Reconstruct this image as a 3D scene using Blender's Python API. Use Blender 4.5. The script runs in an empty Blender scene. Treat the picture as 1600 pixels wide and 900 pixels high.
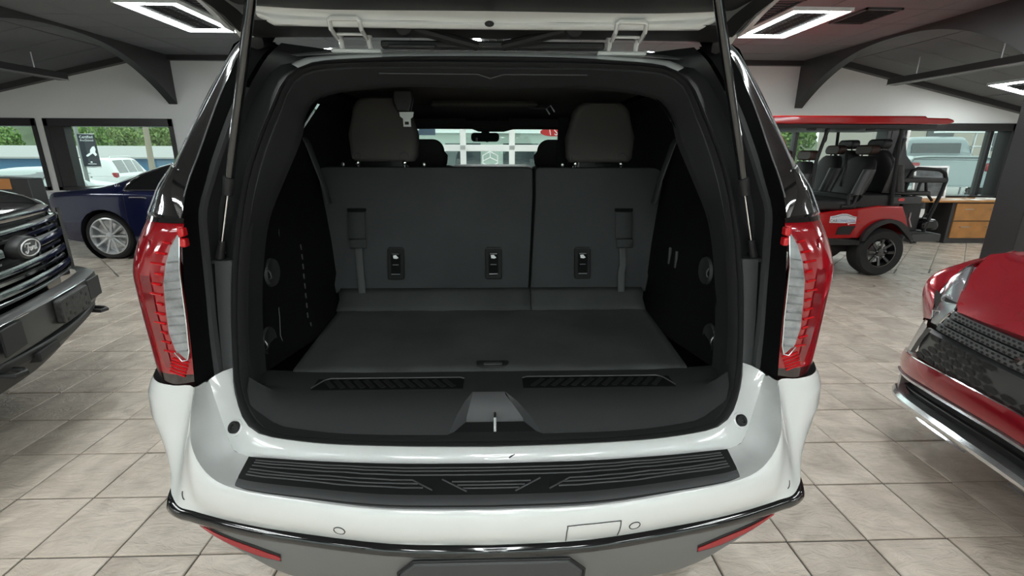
import bpy, bmesh, math, random
from mathutils import Vector, Matrix
random.seed(7)
PI = math.pi
SC = bpy.context.scene
COL = SC.collection

# ------------------------------------------------------------------ camera, sky, exposure
cam_d = bpy.data.cameras.new('camera')
cam_d.sensor_fit = 'HORIZONTAL'
cam_d.sensor_width = 36.0
cam_d.lens = 36.0 * 742.9 / 1600.0
cam_d.clip_start = 0.02
cam_d.clip_end = 400
CAM = bpy.data.objects.new('camera', cam_d)
COL.objects.link(CAM)
CAM_H = 1.53
CAM.location = (0, 0, CAM_H)
CAM.matrix_world = (Matrix.Translation((0, 0, CAM_H)) @ Matrix.Rotation(math.radians(-1.83), 4, 'Z')
                    @ Matrix.Rotation(math.radians(90 - 16.03), 4, 'X') @ Matrix.Rotation(math.radians(0.21), 4, 'Z'))
SC.camera = CAM

world = bpy.data.worlds.new('overcast_sky')
SC.world = world
world.use_nodes = True
wn = world.node_tree
bg = wn.nodes['Background']
bg.inputs[0].default_value = (0.90, 0.97, 1.0, 1)
bg.inputs[1].default_value = 1.6

SC.view_settings.view_transform = 'Standard'
SC.view_settings.look = 'None'
SC.view_settings.gamma = 1.0
SC.view_settings.use_curve_mapping = False
SC.view_settings.exposure = 0.32
LAMP_POWER = 27.0

# ------------------------------------------------------------------ mesh helper
class MB:
    def __init__(s):
        s.v = []; s.f = []
    def add(s, verts, faces):
        b = len(s.v)
        s.v += [tuple(p) for p in verts]
        s.f += [tuple(b + i for i in f) for f in faces]
        return s
    def box(s, c, d, rot=None):
        hx, hy, hz = d[0] / 2, d[1] / 2, d[2] / 2
        vs = [Vector((x, y, z)) for x in (-hx, hx) for y in (-hy, hy) for z in (-hz, hz)]
        if rot is not None:
            vs = [rot @ p for p in vs]
        vs = [p + Vector(c) for p in vs]
        return s.add(vs, [(0, 1, 3, 2), (4, 6, 7, 5), (0, 4, 5, 1), (2, 3, 7, 6), (0, 2, 6, 4), (1, 5, 7, 3)])
    def bx(s, x0, x1, y0, y1, z0, z1):
        return s.box(((x0 + x1) / 2, (y0 + y1) / 2, (z0 + z1) / 2), (abs(x1 - x0), abs(y1 - y0), abs(z1 - z0)))
    def bar(s, p, q, w, h, up=(0, 0, 1)):
        p = Vector(p); q = Vector(q); d = (q - p); L = d.length; d.normalize()
        u = Vector(up)
        if abs(u.dot(d)) > .98: u = Vector((1, 0, 0))
        a = d.cross(u).normalized(); b = a.cross(d).normalized()
        m = Matrix((a, d, b)).transposed()
        return s.box((p + q) / 2, (w, L, h), m)
    def tube(s, pts, r, n=10, closed=False, cap=True):
        pts = [Vector(p) for p in pts]; N = len(pts)
        rs = r if isinstance(r, (list, tuple)) else [r] * N
        prev = None; rings = []
        for i, p in enumerate(pts):
            a = pts[(i - 1) % N] if (closed or i > 0) else p
            b = pts[(i + 1) % N] if (closed or i < N - 1) else p
            t = (b - a).normalized()
            if prev is None:
                u = t.cross(Vector((0, 0, 1)))
                if u.length < .05: u = t.cross(Vector((0, 1, 0)))
            else:
                u = prev - t * prev.dot(t)
            u.normalize(); w = t.cross(u); prev = u
            rings.append([p + rs[i] * (math.cos(2 * PI * k / n) * u + math.sin(2 * PI * k / n) * w) for k in range(n)])
        b0 = len(s.v)
        for rg in rings: s.v += [tuple(p) for p in rg]
        for i in range(N if closed else N - 1):
            j = (i + 1) % N
            for k in range(n):
                l = (k + 1) % n
                s.f.append((b0 + i * n + k, b0 + i * n + l, b0 + j * n + l, b0 + j * n + k))
        if cap and not closed:
            s.f.append(tuple(b0 + k for k in reversed(range(n))))
            s.f.append(tuple(b0 + (N - 1) * n + k for k in range(n)))
        return s
    def grid(s, rows, flip=False, closed_u=False, closed_v=False):
        n = len(rows[0]); m = len(rows); b = len(s.v)
        for r in rows: s.v += [tuple(p) for p in r]
        for i in range(m if closed_v else m - 1):
            for k in range(n if closed_u else n - 1):
                i2 = (i + 1) % m; k2 = (k + 1) % n
                q = (b + i * n + k, b + i * n + k2, b + i2 * n + k2, b + i2 * n + k)
                s.f.append(q[::-1] if flip else q)
        return s
    def prism(s, poly, d0, d1, fn):
        """poly of (a,b); fn(a,b,d) -> 3D point"""
        n = len(poly)
        vs = [fn(a, b, d0) for a, b in poly] + [fn(a, b, d1) for a, b in poly]
        fs = [tuple(range(n))[::-1], tuple(range(n, 2 * n))]
        fs += [(i, (i + 1) % n, n + (i + 1) % n, n + i) for i in range(n)]
        return s.add(vs, fs)
    def lathe(s, prof, fn, n=32, closed=False):
        """prof of (r, h); fn(x, y, h)"""
        rows = [[fn(r * math.cos(2 * PI * k / n), r * math.sin(2 * PI * k / n), h) for k in range(n)] for r, h in prof]
        return s.grid(rows, closed_u=True, closed_v=closed)
    def disc(s, r, fn, h=0, n=32, ry=None):
        ry = r if ry is None else ry
        return s.add([fn(r * math.cos(2 * PI * k / n), ry * math.sin(2 * PI * k / n), h) for k in range(n)], [tuple(range(n))])
    def ball(s, c, r, nu=12, nv=8):
        rx, ry, rz = r if isinstance(r, (tuple, list)) else (r, r, r)
        rows = []
        for i in range(nv + 1):
            t = PI * i / nv
            rr = max(math.sin(t), 1e-3)
            rows.append([(c[0] + rx * rr * math.cos(2 * PI * k / nu), c[1] + ry * rr * math.sin(2 * PI * k / nu), c[2] + rz * math.cos(t)) for k in range(nu)])
        return s.grid(rows, closed_u=True)
    def mirror(s):
        b = len(s.v); n = len(s.f)
        s.v += [(-x, y, z) for x, y, z in s.v]
        s.f += [tuple(b + i for i in f[::-1]) for f in s.f[:n]]
        return s
    def flipped_x(s):
        o = MB(); o.v = [(-x, y, z) for x, y, z in s.v]; o.f = [f[::-1] for f in s.f]
        return o

def M3(rx=0, ry=0, rz=0):
    return (Matrix.Rotation(rz, 3, 'Z') @ Matrix.Rotation(ry, 3, 'Y') @ Matrix.Rotation(rx, 3, 'X'))

def build(name, mb, mat, parent=None, off=(0, 0, 0), smooth=35, bevel=0, seg=2, subsurf=0, solid=0, merge=True, loc=None):
    me = bpy.data.meshes.new(name)
    me.from_pydata([(x - off[0], y - off[1], z - off[2]) for x, y, z in mb.v], [], mb.f)
    bm = bmesh.new(); bm.from_mesh(me)
    if merge: bmesh.ops.remove_doubles(bm, verts=bm.verts, dist=1e-5)
    bmesh.ops.recalc_face_normals(bm, faces=bm.faces)
    bm.to_mesh(me); bm.free()
    if mat is not None:
        for m in (mat if isinstance(mat, (list, tuple)) else [mat]): me.materials.append(m)
    if smooth:
        me.polygons.foreach_set('use_smooth', [True] * len(me.polygons))
        me.set_sharp_from_angle(angle=math.radians(smooth))
    o = bpy.data.objects.new(name, me); COL.objects.link(o)
    if parent is not None: o.parent = parent
    if loc is not None: o.location = loc
    if solid:
        md = o.modifiers.new('thickness', 'SOLIDIFY'); md.thickness = solid; md.offset = -1
    if bevel:
        md = o.modifiers.new('bevel', 'BEVEL'); md.width = bevel; md.segments = seg; md.limit_method = 'ANGLE'; md.angle_limit = math.radians(40)
        md.harden_normals = False
    if subsurf:
        md = o.modifiers.new('subsurf', 'SUBSURF'); md.levels = subsurf; md.render_levels = subsurf
    return o

def tag(o, label=None, cat=None, group=None, kind=None):
    if label: o['label'] = label
    if cat: o['category'] = cat
    if group: o['group'] = group
    if kind: o['kind'] = kind
    return o

def empty(name, loc=(0, 0, 0), rz=0, label=None, cat=None, group=None):
    o = bpy.data.objects.new(name, None); COL.objects.link(o)
    o.location = loc; o.rotation_euler = (0, 0, rz); o.empty_display_size = .1
    return tag(o, label, cat, group)

def struct(name, mb, mat, parent=None, **k):
    o = build(name, mb, mat, parent, **k)
    if parent is None: o['kind'] = 'structure'
    return o

def copy_tree(o, parent=None):
    c = o.copy(); COL.objects.link(c)
    if parent is not None: c.parent = parent
    for ch in list(o.children):
        copy_tree(ch, c)
    return c

def cut(o, cutters):
    """boolean the temporary meshes in cutters out of o, keep only the result"""
    tmp = []
    for mb in cutters:
        me = bpy.data.meshes.new('tmp'); me.from_pydata(mb.v, [], mb.f)
        bm = bmesh.new(); bm.from_mesh(me); bmesh.ops.remove_doubles(bm, verts=bm.verts, dist=1e-5)
        bmesh.ops.recalc_face_normals(bm, faces=bm.faces); bm.to_mesh(me); bm.free()
        t = bpy.data.objects.new('tmp', me); COL.objects.link(t)
        t.matrix_world = o.matrix_world
        if o.parent: t.parent = o.parent
        md = o.modifiers.new('cut', 'BOOLEAN'); md.object = t; md.operation = 'DIFFERENCE'; md.solver = 'EXACT'
        tmp.append(t)
    bpy.context.view_layer.update()
    dg = bpy.context.evaluated_depsgraph_get()
    new = bpy.data.meshes.new_from_object(o.evaluated_get(dg))
    o.modifiers.clear(); old = o.data; o.data = new; bpy.data.meshes.remove(old)
    for t in tmp:
        me = t.data; bpy.data.objects.remove(t); bpy.data.meshes.remove(me)
    new.polygons.foreach_set('use_smooth', [True] * len(new.polygons))
    new.set_sharp_from_angle(angle=math.radians(35))
    return o

def lerp(a, b, t): return a + (b - a) * t
def interp(x, xs, ys):
    if x <= xs[0]: return ys[0]
    for i in range(len(xs) - 1):
        if x <= xs[i + 1]: return lerp(ys[i], ys[i + 1], (x - xs[i]) / (xs[i + 1] - xs[i]))
    return ys[-1]
def spline(pts, n):
    """Catmull-Rom through the points, n samples per span"""
    P = [Vector(p) for p in pts]; out = []
    for i in range(len(P) - 1):
        p0 = P[max(i - 1, 0)]; p1 = P[i]; p2 = P[i + 1]; p3 = P[min(i + 2, len(P) - 1)]
        for k in range(n):
            t = k / n
            out.append(.5 * ((2 * p1) + (p2 - p0) * t + (2 * p0 - 5 * p1 + 4 * p2 - p3) * t * t + (3 * p1 - p0 - 3 * p2 + p3) * t ** 3))
    out.append(P[-1])
    return out
def rrect(w, h, r, n=5, cx=0, cy=0):
    out = []
    for (sx, sy, a0) in ((1, 1, 0), (-1, 1, PI / 2), (-1, -1, PI), (1, -1, 1.5 * PI)):
        for k in range(n + 1):
            a = a0 + PI / 2 * k / n
            out.append((cx + sx * (w / 2 - r) + r * math.cos(a), cy + sy * (h / 2 - r) + r * math.sin(a)))
    return out

# ------------------------------------------------------------------ materials
def srgb(r, g, b):
    f = lambda c: ((c / 255) / 12.92 if c / 255 <= .04045 else ((c / 255 + .055) / 1.055) ** 2.4)
    return (f(r), f(g), f(b), 1)

def mat(name, col, rough=.5, metal=0, coat=0, spec=.5, bump=0, bscale=200, var=0, vscale=3, emit=None, estr=0, detail=3, aniso=None):
    m = bpy.data.materials.new(name); m.use_nodes = True
    nt = m.node_tree; b = nt.nodes['Principled BSDF']
    if len(col) == 3: col = (*col, 1)
    b.inputs['Base Color'].default_value = col
    b.inputs['Roughness'].default_value = rough
    b.inputs['Metallic'].default_value = metal
    b.inputs['Coat Weight'].default_value = coat
    b.inputs['Coat Roughness'].default_value = .04
    b.inputs['Specular IOR Level'].default_value = spec
    if emit:
        b.inputs['Emission Color'].default_value = (*emit[:3], 1); b.inputs['Emission Strength'].default_value = estr
    tc = nt.nodes.new('ShaderNodeTexCoord')
    if var:
        nz = nt.nodes.new('ShaderNodeTexNoise'); nz.inputs['Scale'].default_value = vscale; nz.inputs['Detail'].default_value = 5
        nt.links.new(tc.outputs['Object'], nz.inputs['Vector'])
        mr = nt.nodes.new('ShaderNodeMapRange'); mr.inputs['From Min'].default_value = .3; mr.inputs['From Max'].default_value = .7
        mr.inputs['To Min'].default_value = 1 - var; mr.inputs['To Max'].default_value = 1 + var
        nt.links.new(nz.outputs['Fac'], mr.inputs['Value'])
        mx = nt.nodes.new('ShaderNodeVectorMath'); mx.operation = 'SCALE'
        mx.inputs[0].default_value = col[:3]
        nt.links.new(mr.outputs['Result'], mx.inputs['Scale']); nt.links.new(mx.outputs['Vector'], b.inputs['Base Color'])
    if bump:
        nz = nt.nodes.new('ShaderNodeTexNoise'); nz.inputs['Scale'].default_value = bscale; nz.inputs['Detail'].default_value = detail
        nt.links.new(tc.outputs['Object'], nz.inputs['Vector'])
        bp = nt.nodes.new('ShaderNodeBump'); bp.inputs['Strength'].default_value = bump; bp.inputs['Distance'].default_value = .004
        nt.links.new(nz.outputs['Fac'], bp.inputs['Height']); nt.links.new(bp.outputs['Normal'], b.inputs['Normal'])
    return m

def glass_mat(name, tint, refl=1.0, rough=0.0):
    m = bpy.data.materials.new(name); m.use_nodes = True; nt = m.node_tree
    for n in list(nt.nodes): nt.nodes.remove(n)
    out = nt.nodes.new('ShaderNodeOutputMaterial'); mix = nt.nodes.new('ShaderNodeMixShader')
    tr = nt.nodes.new('ShaderNodeBsdfTransparent'); gl = nt.nodes.new('ShaderNodeBsdfGlossy'); fr = nt.nodes.new('ShaderNodeLayerWeight')
    tr.inputs[0].default_value = (*tint, 1); gl.inputs['Roughness'].default_value = rough
    gl.inputs['Color'].default_value = (refl, refl, refl, 1)
    pw = nt.nodes.new('ShaderNodeMath'); pw.operation = 'POWER'; pw.inputs[1].default_value = 4.0
    ma = nt.nodes.new('ShaderNodeMath'); ma.operation = 'MULTIPLY_ADD'; ma.inputs[1].default_value = .85; ma.inputs[2].default_value = .045
    nt.links.new(fr.outputs['Facing'], pw.inputs[0]); nt.links.new(pw.outputs[0], ma.inputs[0])
    nt.links.new(ma.outputs[0], mix.inputs[0]); nt.links.new(tr.outputs[0], mix.inputs[1]); nt.links.new(gl.outputs[0], mix.inputs[2])
    nt.links.new(mix.outputs[0], out.inputs[0])
    return m

def tile_material():
    m = bpy.data.materials.new('slate_look_floor_tile'); m.use_nodes = True; nt = m.node_tree
    b = nt.nodes['Principled BSDF']; N = nt.nodes.new; L = nt.links.new
    geo = N('ShaderNodeNewGeometry'); oi = N('ShaderNodeObjectInfo')
    add = N('ShaderNodeVectorMath'); add.operation = 'ADD'
    sc = N('ShaderNodeVectorMath'); sc.operation = 'SCALE'; sc.inputs[0].default_value = (37, 19, 11)
    L(oi.outputs['Random'], sc.inputs['Scale']); L(geo.outputs['Position'], add.inputs[0]); L(sc.outputs[0], add.inputs[1])
    n1 = N('ShaderNodeTexNoise'); n1.inputs['Scale'].default_value = 5; n1.inputs['Detail'].default_value = 6; n1.inputs['Distortion'].default_value = .8
    L(add.outputs[0], n1.inputs['Vector'])
    cr = N('ShaderNodeValToRGB')
    cr.color_ramp.elements[0].position = .28; cr.color_ramp.elements[0].color = srgb(188, 174, 160)
    cr.color_ramp.elements[1].position = .72; cr.color_ramp.elements[1].color = srgb(228, 214, 199)
    e = cr.color_ramp.elements.new(.5); e.color = srgb(210, 196, 181)
    L(n1.outputs['Fac'], cr.inputs['Fac'])
    hv = N('ShaderNodeHueSaturation'); mr = N('ShaderNodeMapRange')
    mr.inputs['To Min'].default_value = .9; mr.inputs['To Max'].default_value = 1.06
    L(oi.outputs['Random'], mr.inputs['Value']); L(mr.outputs[0], hv.inputs['Value']); L(cr.outputs[0], hv.inputs['Color'])
    L(hv.outputs[0], b.inputs['Base Color'])
    st = N('ShaderNodeMapping'); st.inputs['Scale'].default_value = (1, 2.2, 1); st.inputs['Rotation'].default_value = (0, 0, .6)
    L(add.outputs[0], st.inputs['Vector'])
    n2 = N('ShaderNodeTexNoise'); n2.inputs['Scale'].default_value = 6; n2.inputs['Detail'].default_value = 9; n2.inputs['Roughness'].default_value = .6; n2.inputs['Distortion'].default_value = 1.5
    L(st.outputs[0], n2.inputs['Vector'])
    bp = N('ShaderNodeBump'); bp.inputs['Strength'].default_value = .65; bp.inputs['Distance'].default_value = .025
    L(n2.outputs['Fac'], bp.inputs['Height']); L(bp.outputs[0], b.inputs['Normal'])
    b.inputs['Roughness'].default_value = .24
    b.inputs['Specular IOR Level'].default_value = .5
    b.inputs['Coat Weight'].default_value = .7; b.inputs['Coat Roughness'].default_value = .22
    L(bp.outputs[0], b.inputs['Coat Normal'])
    return m

def foliage_mat(name, c1, c2):
    m = bpy.data.materials.new(name); m.use_nodes = True; nt = m.node_tree
    b = nt.nodes['Principled BSDF']; oi = nt.nodes.new('ShaderNodeNewGeometry')
    cr = nt.nodes.new('ShaderNodeValToRGB'); cr.color_ramp.elements[0].color = c1; cr.color_ramp.elements[1].color = c2
    nt.links.new(oi.outputs['Random Per Island'], cr.inputs['Fac']); nt.links.new(cr.outputs[0], b.inputs['Base Color'])
    b.inputs['Roughness'].default_value = .6
    return m

white_paint = mat('white_car_paint', (.80, .81, .80), .22, coat=1)
gloss_black = mat('gloss_black_paint', (.006, .006, .007), .08, coat=1)
truck_black = mat('black_truck_paint', (.006, .006, .007), .10, coat=1)
navy_paint = mat('navy_metallic_paint', (.008, .012, .055), .2, metal=.3, coat=1)
red_paint = mat('dark_red_metallic_paint', (.36, .006, .018), .2, metal=.35, coat=1)
cart_red = mat('bright_red_plastic', (.46, .006, .008), .25, coat=.6)
dk_plastic = mat('black_grained_plastic', (.018, .018, .019), .5, bump=.15, bscale=900)
trim_plastic = mat('charcoal_interior_plastic', (.030, .031, .032), .55, spec=.3, bump=.12, bscale=700)
side_plastic = mat('black_side_trim_plastic', (.007, .007, .0075), .85, spec=.12, bump=.1, bscale=700)
grey_plastic = mat('dark_grey_plastic', (.062, .063, .066), .5, bump=.08, bscale=600)
bumper_grey = mat('grey_lower_bumper_plastic', (.16, .155, .148), .5, bump=.06, bscale=700)
pad_plastic = mat('black_step_pad_plastic', (.015, .0155, .0155), .65, spec=.2, bump=.2, bscale=900)
rubber = mat('black_rubber', (.012, .012, .013), .6)
seal_rubber = mat('weatherstrip_rubber', (.030, .030, .031), .4)
tyre = mat('tyre_rubber', (.013, .013, .014), .7, bump=.1, bscale=120)
carpet = mat('charcoal_carpet', (.078, .083, .082), .95, spec=.1, bump=.7, bscale=900, var=.18, vscale=4)
seat_back = mat('seat_back_carpet', (.062, .066, .067), .95, spec=.1, bump=.6, bscale=800, var=.12, vscale=3)
cloth = mat('black_seat_cloth', (.09, .084, .08), .95, spec=.1, bump=.5, bscale=700)
chrome_and_glint = mat('satin_chrome_and_glint', (.75, .77, .8), .25, metal=.8)  # chrome trim, and bright beads that imitate lamp glints
liner = mat('dark_headliner_cloth', (.10, .092, .084), .95, spec=.1, bump=.3, bscale=600)
webbing = mat('grey_strap_webbing', (.085, .09, .09), .8, bump=.4, bscale=500)
chrome = mat('chrome', (.85, .86, .88), .08, metal=1)
steel = mat('brushed_steel', (.6, .6, .6), .3, metal=1)
alloy = mat('silver_alloy', (.62, .64, .66), .28, metal=.6)
lens_red = mat('red_lamp_lens', (.32, .004, .010), .12, coat=1)
lens_deep = mat('deep_red_lamp_lens', (.20, .003, .007), .12, coat=1)
lens_bright = mat('bright_red_reflector_cells', (.62, .005, .010), .15, coat=1)
lens_clear = mat('clear_reverse_lamp_lens', (.27, .275, .285), .15, coat=1, bump=.8, bscale=45, var=.35, vscale=25)
lens_dark = mat('smoked_lamp_lens', (.012, .003, .004), .1, coat=1)
white_wall = mat('white_painted_wall', (.80, .80, .79), .6, bump=.05, bscale=300)
dark_ceiling = mat('charcoal_ceiling_panel', (.15, .154, .162), .75, bump=.3, bscale=260)
black_wood = mat('black_painted_timber', (.032, .031, .032), .42, bump=.08, bscale=60)
black_frame = mat('black_window_frame', (.016, .015, .016), .4)
white_frame = mat('white_door_frame', (.88, .90, .89), .4)
grout = mat('grey_tile_grout', (.085, .078, .07), .8, bump=.3, bscale=200)
tile_mat = tile_material()
lamp_glow = mat('lamp_diffuser', (.9, .9, .9), .4, emit=(.94, 1.0, .99), estr=LAMP_POWER)
wood = mat('honey_oak_veneer', (.42, .19, .055), .4, var=.18, vscale=6)
paper = mat('white_paper', (.8, .8, .79), .6)
clear_glass = glass_mat('window_glass', (.88, .95, .91))
tint_glass = glass_mat('tinted_car_glass', (.35, .38, .37))
screen_glass = glass_mat('windscreen_glass', (.92, .97, .95))
privacy_glass = glass_mat('privacy_glass', (.03, .03, .033))
bottle_glass = glass_mat('clear_bottle_plastic', (.85, .9, .92))
# ================================================================== the room
TS = 0.337                      # tile pitch
TX0, TY0 = 8.5, 17.597          # grid origin in tiles
ROW0 = TY0 * TS                 # where the square laying changes to the diagonal one
XW, YB, YF, HC = 9.7, 8.6, -7.0, 3.0
SX = 5.85                       # where the flat ceiling turns into the side slopes
SL = 0.216
HS = HC - SL * (XW - SX)

floor = struct('floor', MB().bx(-XW, XW, YF, YB, -.12, -.007), grout)

def tile_mesh(name, s, h=.007, ch=.004):
    a = s / 2; b = a - ch
    vs = [(-a, -a, -h), (a, -a, -h), (a, a, -h), (-a, a, -h), (-a, -a, -.003), (a, -a, -.003), (a, a, -.003), (-a, a, -.003),
          (-b, -b, 0), (b, -b, 0), (b, b, 0), (-b, b, 0)]
    fs = [(0, 1, 5, 4), (1, 2, 6, 5), (2, 3, 7, 6), (3, 0, 4, 7), (4, 5, 9, 8), (5, 6, 10, 9), (6, 7, 11, 10), (7, 4, 8, 11), (8, 9, 10, 11)]
    me = bpy.data.meshes.new(name); me.from_pydata(vs, [], fs); me.materials.append(tile_mat)
    return me
sq_me = tile_mesh('floor_tile', TS - .007)
dg_me = tile_mesh('floor_tile', TS - .007)

def hidden_by_suv(x, y):
    # does the sight line from the camera to the floor point cross the big vehicle?
    for k in range(1, 40):
        t = k / 40
        if abs(x * t) < .88 and 1.15 < y * t < 6.2 and CAM_H * (1 - t) > .25: return True
    return False
cand = []
for i in range(-22, 40):
    for j in range(-4, 37):
        x = (i + .5 - TX0) * TS; y = (TY0 - j - .5) * TS
        if abs(x) < XW - .17 and y < ROW0 and y > YF + .2: cand.append((x, y, 0))
dgp = TS / math.sqrt(2)
for i in range(-60, 60):
    for j in range(0, 16):
        x = i * dgp; y = ROW0 + .02 + dgp * (j + 1)
        if (i + j) % 2 == 0 and abs(x) < XW - .25 and y < YB - .26: cand.append((x, y, PI / 4))
def score(c):
    x, y, r = c
    if y < .35 or abs(x) > 1.12 * y + .25 or hidden_by_suv(x, y): return 0
    d = math.sqrt(x * x + y * y + CAM_H ** 2)
    return CAM_H / d ** 3
cand.sort(key=score, reverse=True)
rest = MB()
for k, (x, y, r) in enumerate(cand):
    dz = random.uniform(-.0006, .0006)
    if k < 299 and score((x, y, r)) > 0:
        o = bpy.data.objects.new('floor_tile', sq_me if r == 0 else dg_me); COL.objects.link(o); o.parent = floor
        o.location = (x, y, dz); o.rotation_euler = (random.uniform(-.0012, .0012), random.uniform(-.0012, .0012), r)
    else:
        a = (TS - .007) / 2; c, s = math.cos(r), math.sin(r)
        q = [(-a, -a), (a, -a), (a, a), (-a, a)]
        p = [(x + u * c - w * s, y + u * s + w * c) for u, w in q]
        rest.add([(u, w, -.007) for u, w in p] + [(u, w, dz) for u, w in p], [(4, 5, 6, 7), (0, 1, 5, 4), (1, 2, 6, 5), (2, 3, 7, 6), (3, 0, 4, 7)])
for i in range(-41, 42, 2):      # cut half tiles along the change of laying
    x = i * dgp; y = ROW0 + .006; q = dgp - .010
    if abs(x) < XW - .25: rest.add([(x - q, y, -.0005), (x + q, y, -.0005), (x, y + q, -.0005)], [(0, 1, 2)])
ro = build('distant_floor_tile', rest, tile_mat, floor, smooth=0); ro['kind'] = 'stuff'

# ---- back wall with openings
def wall_with_holes(x0, x1, ztop, holes, y0, y1):
    mb = MB(); xs = sorted({x0, x1, *[h[0] for h in holes], *[h[1] for h in holes]})
    for a, b in zip(xs[:-1], xs[1:]):
        m = (a + b) / 2; hs = sorted([h for h in holes if h[0] <= m <= h[1]], key=lambda h: h[2]); z = 0
        for h in hs:
            if h[2] > z: mb.bx(a, b, y0, y1, z, h[2])
            z = h[3]
        if z < ztop: mb.bx(a, b, y0, y1, z, ztop)
    return mb
WT = .24
windows = [(-9.3, -8.12, .86, 2.03), (-8.12 + .02, -7.66, .86, 2.03), (-7.53, -5.43, .86, 2.03), (2.6, 6.95, .72, 2.03), (7.18, 9.2, .72, 2.03)]
door_hole = (-3.2, 2.88, 0, 2.45)
holes = [(-9.3, -7.66, .86, 2.03), windows[2], windows[3], windows[4], door_hole]
struct('wall_back', wall_with_holes(-XW, XW, 3.05, holes, YB, YB + WT), white_wall, smooth=0)
struct('wall_left', MB().bx(-XW - .2, -XW, YF, YB + WT, 0, 3.05), white_wall, smooth=0)
struct('wall_right', MB().bx(XW, XW + .2, YF, YB + WT, 0, 3.05), white_wall, smooth=0)
fill_window_holes = [(-8.6, -4.8, .45, 2.5), (-4.5, -.15, .45, 2.5), (.15, 4.5, .45, 2.5), (4.8, 8.6, .45, 2.5)]  # unseen windows added behind the camera for fill daylight
struct('wall_front', wall_with_holes(-XW - .2, XW + .2, 3.05, fill_window_holes, YF - .2, YF), white_wall, smooth=0)
for n_, h_ in enumerate(fill_window_holes):
    m = MB(); a, b, c, d = h_
    for q in (a, b): m.bx(q - .04, q + .04, YF - .2, YF + .02, c, d)
    for q in (c, d): m.bx(a, b, YF - .2, YF + .02, q - .04, q + .04)
    wo = struct('window_%d' % (n_ + 5), m, black_frame)
    build('pane', MB().bx(a + .04, b - .04, YF - .11, YF - .10, c + .04, d - .04), clear_glass, wo, smooth=0)

def window(n, x0, x1, z0, z1, mullions=()):
    m = MB(); w = .07; y0, y1 = YB - .02, YB + WT
    m.bx(x0, x1, y0, y1, z1 - .12, z1); m.bx(x0, x1, y0, y1, z0, z0 + .06)
    m.bx(x0, x0 + w, y0, y1, z0, z1); m.bx(x1 - w, x1, y0, y1, z0, z1)
    o = struct(n, m, black_frame, bevel=.004)
    xs = [x0 + w] + list(mullions) + [x1 - w]
    for q in mullions: build('mullion', MB().bx(q - .03, q + .03, YB + .13, y1, z0 + .06, z1 - .12), black_frame, o)
    for a, b in zip(xs[:-1], xs[1:]):
        build('pane', MB().bx(a, b, YB + .16, YB + .168, z0 + .06, z1 - .12), clear_glass, o, smooth=0)
    return o
window('window_1', -9.3, -7.66, .86, 2.03, (-8.9,))
w2 = window('window_2', -7.53, -5.43, .86, 2.03)
build('jamb_post', MB().bx(-7.46, -7.22, YB - .015, YB + .15, .92, 1.91), black_frame, w2, bevel=.004)
w3 = window('window_3', 2.6, 6.95, .72, 2.03, (4.1, 5.35))
w4 = window('window_4', 7.18, 9.2, .72, 2.03, (8.93,))
struct('trim_1', MB().bx(6.95, 7.18, YB - .03, YB, .0, 2.03), black_frame, bevel=.004)
struct('trim_2', MB().bx(7.21, 7.26, YB - .05, YB - .03, .78, 1.93), white_frame)

# ---- glazed sectional door seen through the windscreen
m = MB(); x0, x1, zt = -3.2, 2.88, 2.45
for x in (-3.15, -2.295, -1.44, -.587, .267, 1.12, 1.975, 2.83): m.bx(x - .05, x + .05, YB + .06, YB + .14, 0, zt)
for z in (.06, .78, 1.585, 2.4): m.bx(x0, x1, YB + .07, YB + .13, z - .055, z + .055)
d1 = struct('door_1', m, white_frame, bevel=.006)
xs = (-3.15, -2.295, -1.44, -.587, .267, 1.12, 1.975, 2.83)
for a, b in zip(xs[:-1], xs[1:]):
    for z0, z1 in ((.115, .725), (.835, 1.53), (1.64, 2.345)):
        build('pane', MB().bx(a + .05, b - .05, YB + .095, YB + .10, z0, z1), clear_glass, d1, smooth=0)
for x in (-.587, .267):
    build('bracket', MB().bx(x - .045, x + .045, YB + .045, YB + .06, 1.56, 1.63), steel, d1, bevel=.003)

# ---- ceiling: flat middle, sloping sides, panels between grid joints
ceil_o = struct('ceiling', MB().bx(-SX, SX, YF, YB, HC + .03, HC + .12), black_wood)
pm = bpy.data.meshes.new('ceiling_panel')
mbp = MB().bx(-.596, .596, -.295, .295, 0, .03); pm.from_pydata(mbp.v, [], mbp.f); pm.materials.append(dark_ceiling)
lamps_flat = [(-3.56, 6.17), (3.45, 6.15), (-3.56, -1.6), (3.45, -1.6), (0, -1.6), (-3.56, -4.5), (3.45, -4.5), (0, -4.5), (2.10, 5.95), (-2.2, 5.95), (0, 7.1), (-2.5, 2.6), (2.5, 2.6), (-1.2, -3.0), (1.2, -3.0), (-5.0, -.4), (5.4, -.4), (-5.0, -2.6), (5.4, -2.6)]  # most unseen lamps are added fill; the central far one brightens the door
for i in range(-5, 5):
    for k in range(26):
        x = (i + .5) * 1.17; y = YB - .05 - .6 * (k + .5)
        if any(abs(x - lx) < .25 and abs(y - ly) < .25 for lx, ly in lamps_flat): pass
        o = bpy.data.objects.new('ceiling_panel', pm); COL.objects.link(o); o.parent = ceil_o
        o.location = (x, y, HC + random.uniform(0, .0015)); o.scale = (1.17 / 1.2, 1, 1)
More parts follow.
